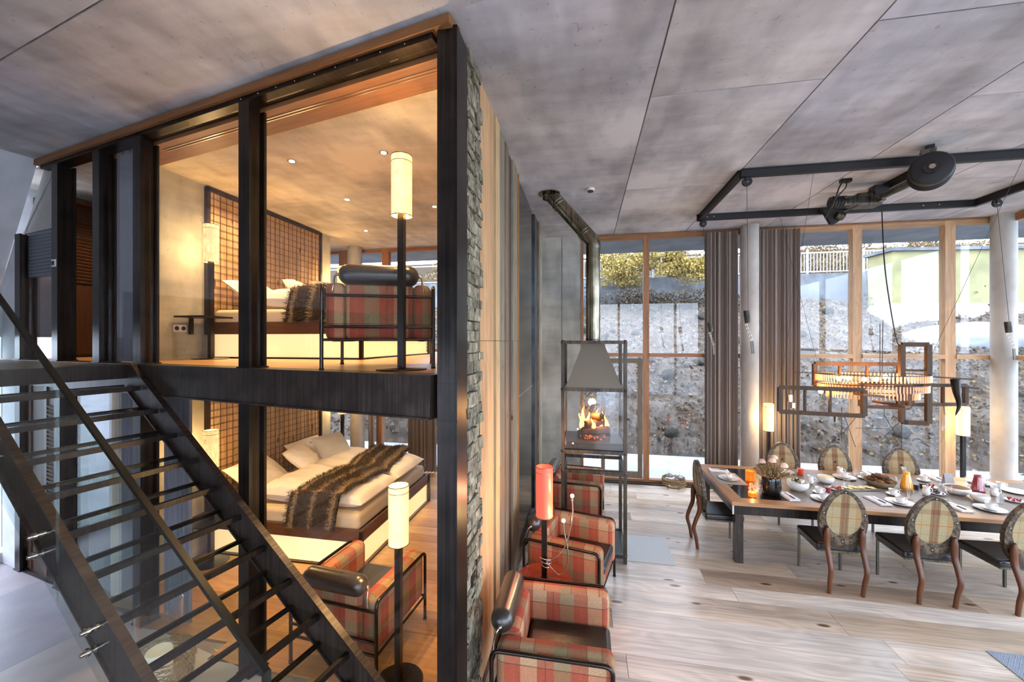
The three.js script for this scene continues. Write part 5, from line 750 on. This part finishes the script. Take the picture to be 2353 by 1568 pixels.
// ================================================================ CEILING RAILS AND WINCH
const RX0 = 1.83, RX1 = 5.56, RD0 = 5.17, RD1 = 6.9;
{
  const r = thing('ceiling_rails', 'dark steel rail frame bolted under the concrete ceiling', 'rail frame', P(0, CEIL, 0)), h = 0.1, w = 0.055;
  const ib = (a, b) => obj('rail', [beam([a[0], -0.008, -a[1]], [b[0], -0.008, -b[1]], w, 0.014), beam([a[0], -h + 0.007, -a[1]], [b[0], -h + 0.007, -b[1]], w, 0.014), beam([a[0], -h / 2, -a[1]], [b[0], -h / 2, -b[1]], 0.03, h - 0.02)], M.railSteel, r);
  ib([RX0, RD0], [RX1 + 0.4, RD0]); ib([RX0 - 0.05, RD1], [RX1 + 0.03, RD1]); ib([RX0, RD0 + 0.03], [RX0, RD1 + 0.05]); ib([RX1, RD0 + 0.03], [RX1, RD1 - 0.03]); ib([3.84, RD0 + 0.03], [3.84, RD1 - 0.03]);
  for (const [x, d] of [[RX0 + 0.07, RD0 + 0.02], [RX0 + 0.05, RD1 + 0.02], [RX1 + 0.03, 6.62]]) { const pl = obj('pulley', cyl(0.055, 0.03, x, -h - 0.045, -d, 24, 0.055, Math.PI / 2), M.railSteel, r); obj('pulley_hub', cyl(0.016, 0.045, x, -h - 0.045, -d, 12, 0.016, Math.PI / 2), M.chrome, pl); obj('bracket', box(0.04, 0.06, 0.05, x, -h - 0.02, -d), M.railSteel, pl); }
  obj('rail_bolt', [[RX0 + 0.1, RD1], [RX0 + 0.2, RD1], [4.9, RD1], [5.1, RD1]].map(([x, d]) => cyl(0.01, 0.06, x, -0.05, -d, 8, 0.01, Math.PI / 2)), M.chrome, r).userData.kind = 'stuff';
  // winch drum and motors
  const m = thing('winch_drum', 'big round dark winch motor on the near ceiling rail', 'winch', pix(2138, 394, CEIL - 0.27)); m.rotation.y = -0.55;
  obj('drum', lathe([[0, -0.15], [0.14, -0.15], [0.17, -0.12], [0.17, 0.10], [0.15, 0.13], [0, 0.135]], 36).rotateX(Math.PI / 2), M.railSteel, m); for (let i = 0; i < 4; i++) obj('cooling_fin', mv(new THREE.TorusGeometry(0.172, 0.006, 6, 36), 0, 0, -0.08 + i * 0.035), M.railSteel, m); obj('hub', [cyl(0.065, 0.03, 0, 0, 0.14, 24, 0.065, Math.PI / 2)], M.steel, m); obj('axle', cyl(0.025, 0.04, 0, 0, 0.155, 16, 0.025, Math.PI / 2), M.chrome, m); obj('terminal_box', box(0.12, 0.06, 0.1, -0.02, 0.19, 0.02), M.pewter, m); obj('hanger', box(0.06, 0.13, 0.14, 0, 0.205, -0.03), M.railSteel, m);
  const sh = obj('drive_shaft', [bar(pix(2098, 418, CEIL - 0.25), pix(2030, 450, CEIL - 0.22), 0.04, 16)], M.pewter); tag(sh, 'grey drive shaft between winch drum and gearbox', 'shaft');
  const gb = thing('gearbox', 'oily grey gearbox with cables under the far ceiling rail', 'gearbox', pix(1985, 462, CEIL - 0.215)); obj('housing', [rbox(0.3, 0.17, 0.2, 0.03, 0.02, 0, 0), rbox(0.22, 0.13, 0.16, 0.03, -0.18, -0.01, 0.02)], M.pewter, gb); obj('motor', [cyl(0.075, 0.22, -0.3, -0.01, 0.03, 20, 0.075, 0, 0, Math.PI / 2)], M.railSteel, gb); obj('terminal_box', box(0.16, 0.13, 0.12, 0.14, 0.1, 0.05), M.railSteel, gb); obj('axle', cyl(0.025, 0.1, 0.12, -0.04, 0.12, 14, 0.025, Math.PI / 2), M.chrome, gb);
  for (let i = 0; i < 5; i++) obj('cooling_fin', mv(new THREE.TorusGeometry(0.078, 0.005, 6, 24), -0.38 + i * 0.035, -0.01, 0.03, 0, Math.PI / 2, 0), M.railSteel, gb);
  const cb = thing('cable_cone', 'black cable funnel hanging beside the gearbox', 'cable funnel', pix(1912, 488, CEIL - 0.1)); obj('bracket', ext([[-0.16, 0.05], [0.16, 0.05], [0.06, -0.15], [0, -0.19], [-0.04, -0.18]], 0.05, { bevel: 0.006 }), M.railSteel, cb); obj('spool', cyl(0.06, 0.1, 0.06, -0.08, 0.08, 20, 0.05, 0, 0, 1.2), M.pewter, cb);
  const jb = pix(1943, 412, CEIL), jt = thing('junction_box', 'black junction box with looped cable on the ceiling', 'junction box', [jb.x, CEIL, jb.z]); obj('box', box(0.11, 0.04, 0.07, 0, -0.02, 0), M.black, jt); obj('cable', [tube([[-0.04, -0.03, 0.02], [-0.1, -0.12, 0.05], [-0.12, -0.25, 0.0], [-0.07, -0.4, -0.3]], 0.009, 30), tube([[0.0, -0.03, 0.02], [-0.03, -0.12, 0.06], [-0.09, -0.2, 0.04], [-0.1, -0.3, -0.2]], 0.007, 30)], M.black, jt);
}
// counterweights on wires
function weight(px, py, D, label, top) { const c = pixD(px, py, D), t = thing('counterweight', label, 'weight', c); obj('cylinder', [cyl(0.035, 0.15, 0, 0, 0, 20, 0.035, 0, 0, 0.12)], M.pewter, t); obj('wire', bar([0.01, 0.07, 0], [top[0] - c.x, top[1] - c.y, top[2] - c.z], 0.0025, 6), M.railSteel, t); const ch = []; for (let i = 0; i < 9; i++) ch.push(mv(new THREE.TorusGeometry(0.013, 0.003, 6, 12), -0.01 + 0.006 * i, -0.1 - i * 0.022, 0.004 * i, 0, i % 2 ? 1.57 : 0.2, 0)); obj('chain', ch, M.chrome, t).userData.kind = 'stuff'; obj('hook_plate', [box(0.035, 0.15, 0.008, 0.05, -0.37, 0.02, 0, 0.3, 0.1)], M.pewter, t); return t; }
weight(1717, 728, RD0 + 0.05, 'grey counterweight hanging in front of the curtain column', P(RX0 + 0.07, CEIL - 0.15, RD0 + 0.02).toArray());
weight(1632, 752, RD1 + 0.03, 'small counterweight hanging before the stove side curtain', P(RX0 + 0.05, CEIL - 0.15, RD1 + 0.02).toArray());
weight(2317, 752, 6.62, 'grey counterweight hanging before the side window', P(RX1 + 0.03, CEIL - 0.15, 6.62).toArray());
// ================================================================ CHANDELIER
{
  const c = thing('chandelier', 'chandelier of old window frames, crystal rods and bare bulbs over the table', 'chandelier', pixD(2020, 880, 5.95)), o = c.position;
  const q = (px, py, D = 5.95) => pixD(px, py, D).sub(o);
  function frame(x0, y0, x1, y1, D0, D1, m, mull = [], cross = [], th = 0.045, label) {   // window frame, its left side at depth D0 and right side at D1
    const a = q(x0, y0, D0), b = q(x1, y0, D1), ya = q(x0, y1, D0).y, g = (u, v) => new THREE.Vector3(a.x + (b.x - a.x) * u, a.y + (ya - a.y) * v, a.z + (b.z - a.z) * u);
    const f = obj('window_frame', [beam(g(0, 0), g(1, 0), 0.05, th), beam(g(0, 1), g(1, 1), 0.05, th), beam(g(0, 0), g(0, 1), th, 0.05, new THREE.Vector3(0, 0, 1)), beam(g(1, 0), g(1, 1), th, 0.05, new THREE.Vector3(0, 0, 1))], m, c);
    for (const u of mull) obj('glazing_bar', beam(g(u, 0), g(u, 1), 0.025, 0.03, new THREE.Vector3(0, 0, 1)), m, f); for (const v of cross) obj('glazing_bar', beam(g(0, v), g(1, v), 0.025, 0.025), m, f); if (label) f.userData.label = label;
  }
  frame(1872, 836, 2067, 886, 6.2, 6.25, M.oldWood2, [0.3, 0.62], [], 0.05); frame(2072, 792, 2133, 970, 5.95, 5.9, M.oldWood, [], [0.33], 0.055);
  frame(1792, 890, 1985, 946, 5.75, 5.6, M.oldWood, [0.31, 0.61], [], 0.05); frame(2094, 886, 2218, 930, 5.95, 6.1, M.oldWood, [0.58], [], 0.04); frame(1978, 880, 2088, 934, 5.75, 5.7, M.oldWood2, [0.78], [], 0.04);
  obj('plank', [beam(q(1972, 906, 5.6), q(2090, 918, 5.9), 0.12, 0.03)], M.oldWood2, c); obj('plank', [beam(q(2010, 922, 5.9), q(2086, 936, 5.6), 0.1, 0.025)], M.oldWood2, c); obj('axe_bar', beam(q(2138, 866), q(2232, 872), 0.06, 0.018), M.oldWood, c); obj('thin_rod', [bar(q(1826, 856), q(1985, 862), 0.006), bar(q(2200, 888), q(2250, 893), 0.01)], M.railSteel, c).userData.kind = 'stuff';
  { const pts = [q(2195, 872), q(2198, 900), q(2204, 930), q(2196, 955)], cv = new THREE.CatmullRomCurve3(pts), g = new THREE.TubeGeometry(cv, 24, 1, 10, false), p = g.attributes.position, v = new THREE.Vector3(); for (let i = 0; i < p.count; i++) { const k = g.attributes.uv.getX(i), ce = cv.getPointAt(clamp(k)); v.fromBufferAttribute(p, i).sub(ce); const r = 0.05 * Math.pow(1 - k * 0.97, 0.7); p.setXYZ(i, ce.x + v.x * r, ce.y + v.y * r, ce.z + v.z * r); } g.computeVertexNormals(); obj('horn', g, M.steelDark, c); }
  // crystal tiers
  const cx = q(2000, 880).x, cz = 0.02; for (const [py, r, n] of [[868, 0.62, 90], [890, 0.60, 90], [906, 0.5, 70]]) { const y = q(2000, py).y, g = []; for (let i = 0; i < n; i++) { const a = i / n * 6.283; g.push(box(0.012, 0.085, 0.012, cx + r * Math.cos(a), y, cz + 0.55 * r * Math.sin(a), 0, a, 0)); } const k = obj('crystal_rods', g, M.crystal, c); k.userData.kind = 'stuff'; const hoop = new THREE.TorusGeometry(r, 0.006, 6, 60); hoop.rotateX(Math.PI / 2); hoop.scale(1, 1, 0.55); obj('hoop', hoop.translate(cx, y + 0.045, cz), M.railSteel, c); }
  for (const [x, y, D] of [[1928, 871, 6.0], [1986, 872, 5.8], [2013, 872, 5.85], [2034, 866, 6.05], [1886, 900, 5.75], [1950, 870, 6.15]]) { const b = q(x, y, D); obj('bulb', [sph(0.028, b.x, b.y, b.z, 14)], M.bulb, c); obj('socket', cyl(0.012, 0.035, b.x, b.y - 0.042, b.z, 10), M.brass, c); point(c, b.x, b.y, b.z, AMBER, 0.32, 0.6); }
  obj('wire_cross', [[[1934, 935], [1934, 1015]], [[1938, 950], [1966, 1028]], [[1966, 960], [1934, 1000]], [[2032, 955], [2072, 1020]], [[2068, 970], [2032, 1004]], [[2072, 975], [2072, 1033]], [[1966, 984], [2045, 986]], [[2032, 925], [2032, 955]]].map(([a, b]) => bar(q(...a), q(...b), 0.0035, 6)), M.railSteel, c).userData.kind = 'stuff';
  obj('support_rod', bar(q(2022, 745), q(2022, 875), 0.004, 6), M.railSteel, c); obj('support_rod', bar(q(2029, 735), q(2027, 875), 0.004, 6), M.railSteel, c);
  const w1 = pix(2026, 478, CEIL - 0.15).sub(o); obj('power_cable', tube([w1, q(2032, 600), q(2045, 700), q(2060, 780), q(2072, 805)], 0.007, 60), M.black, c);
  for (const [px, D, rx, rd] of [[1880, 6.2, 3.0, RD1], [2130, 5.95, 4.6, RD0], [1800, 5.75, 2.6, RD0]]) obj('hanging_wire', bar(q(px, 840, D), P(rx, CEIL - 0.1, rd).sub(o), 0.002, 5), M.railSteel, c);
  obj('tin_cans', [cyl(0.035, 0.09, q(1815, 910, 5.72).x, q(1815, 910).y, q(1815, 910, 5.72).z, 16), cyl(0.03, 0.07, q(1822, 925, 5.72).x, q(1822, 926).y, q(1822, 925, 5.72).z, 16)], M.chrome, c).userData.kind = 'stuff';
  obj('clock_weight', [cyl(0.02, 0.09, q(1920, 965).x, q(1920, 962).y, q(1920, 965).z, 12)], M.brass, c); obj('bottle', lathe([[0, 0], [0.03, 0.0], [0.03, 0.1], [0.012, 0.14], [0.012, 0.2], [0, 0.2]], 20).translate(q(2172, 985).x, q(2172, 990).y, q(2172, 985).z), M.clear, c); obj('bottle_wire', bar(q(2172, 955), q(2166, 925), 0.003, 6), M.railSteel, c);
}
scene.traverse((o) => { if (o.isMesh) { o.castShadow = true; o.receiveShadow = true; } });
renderer.render(scene, camera);
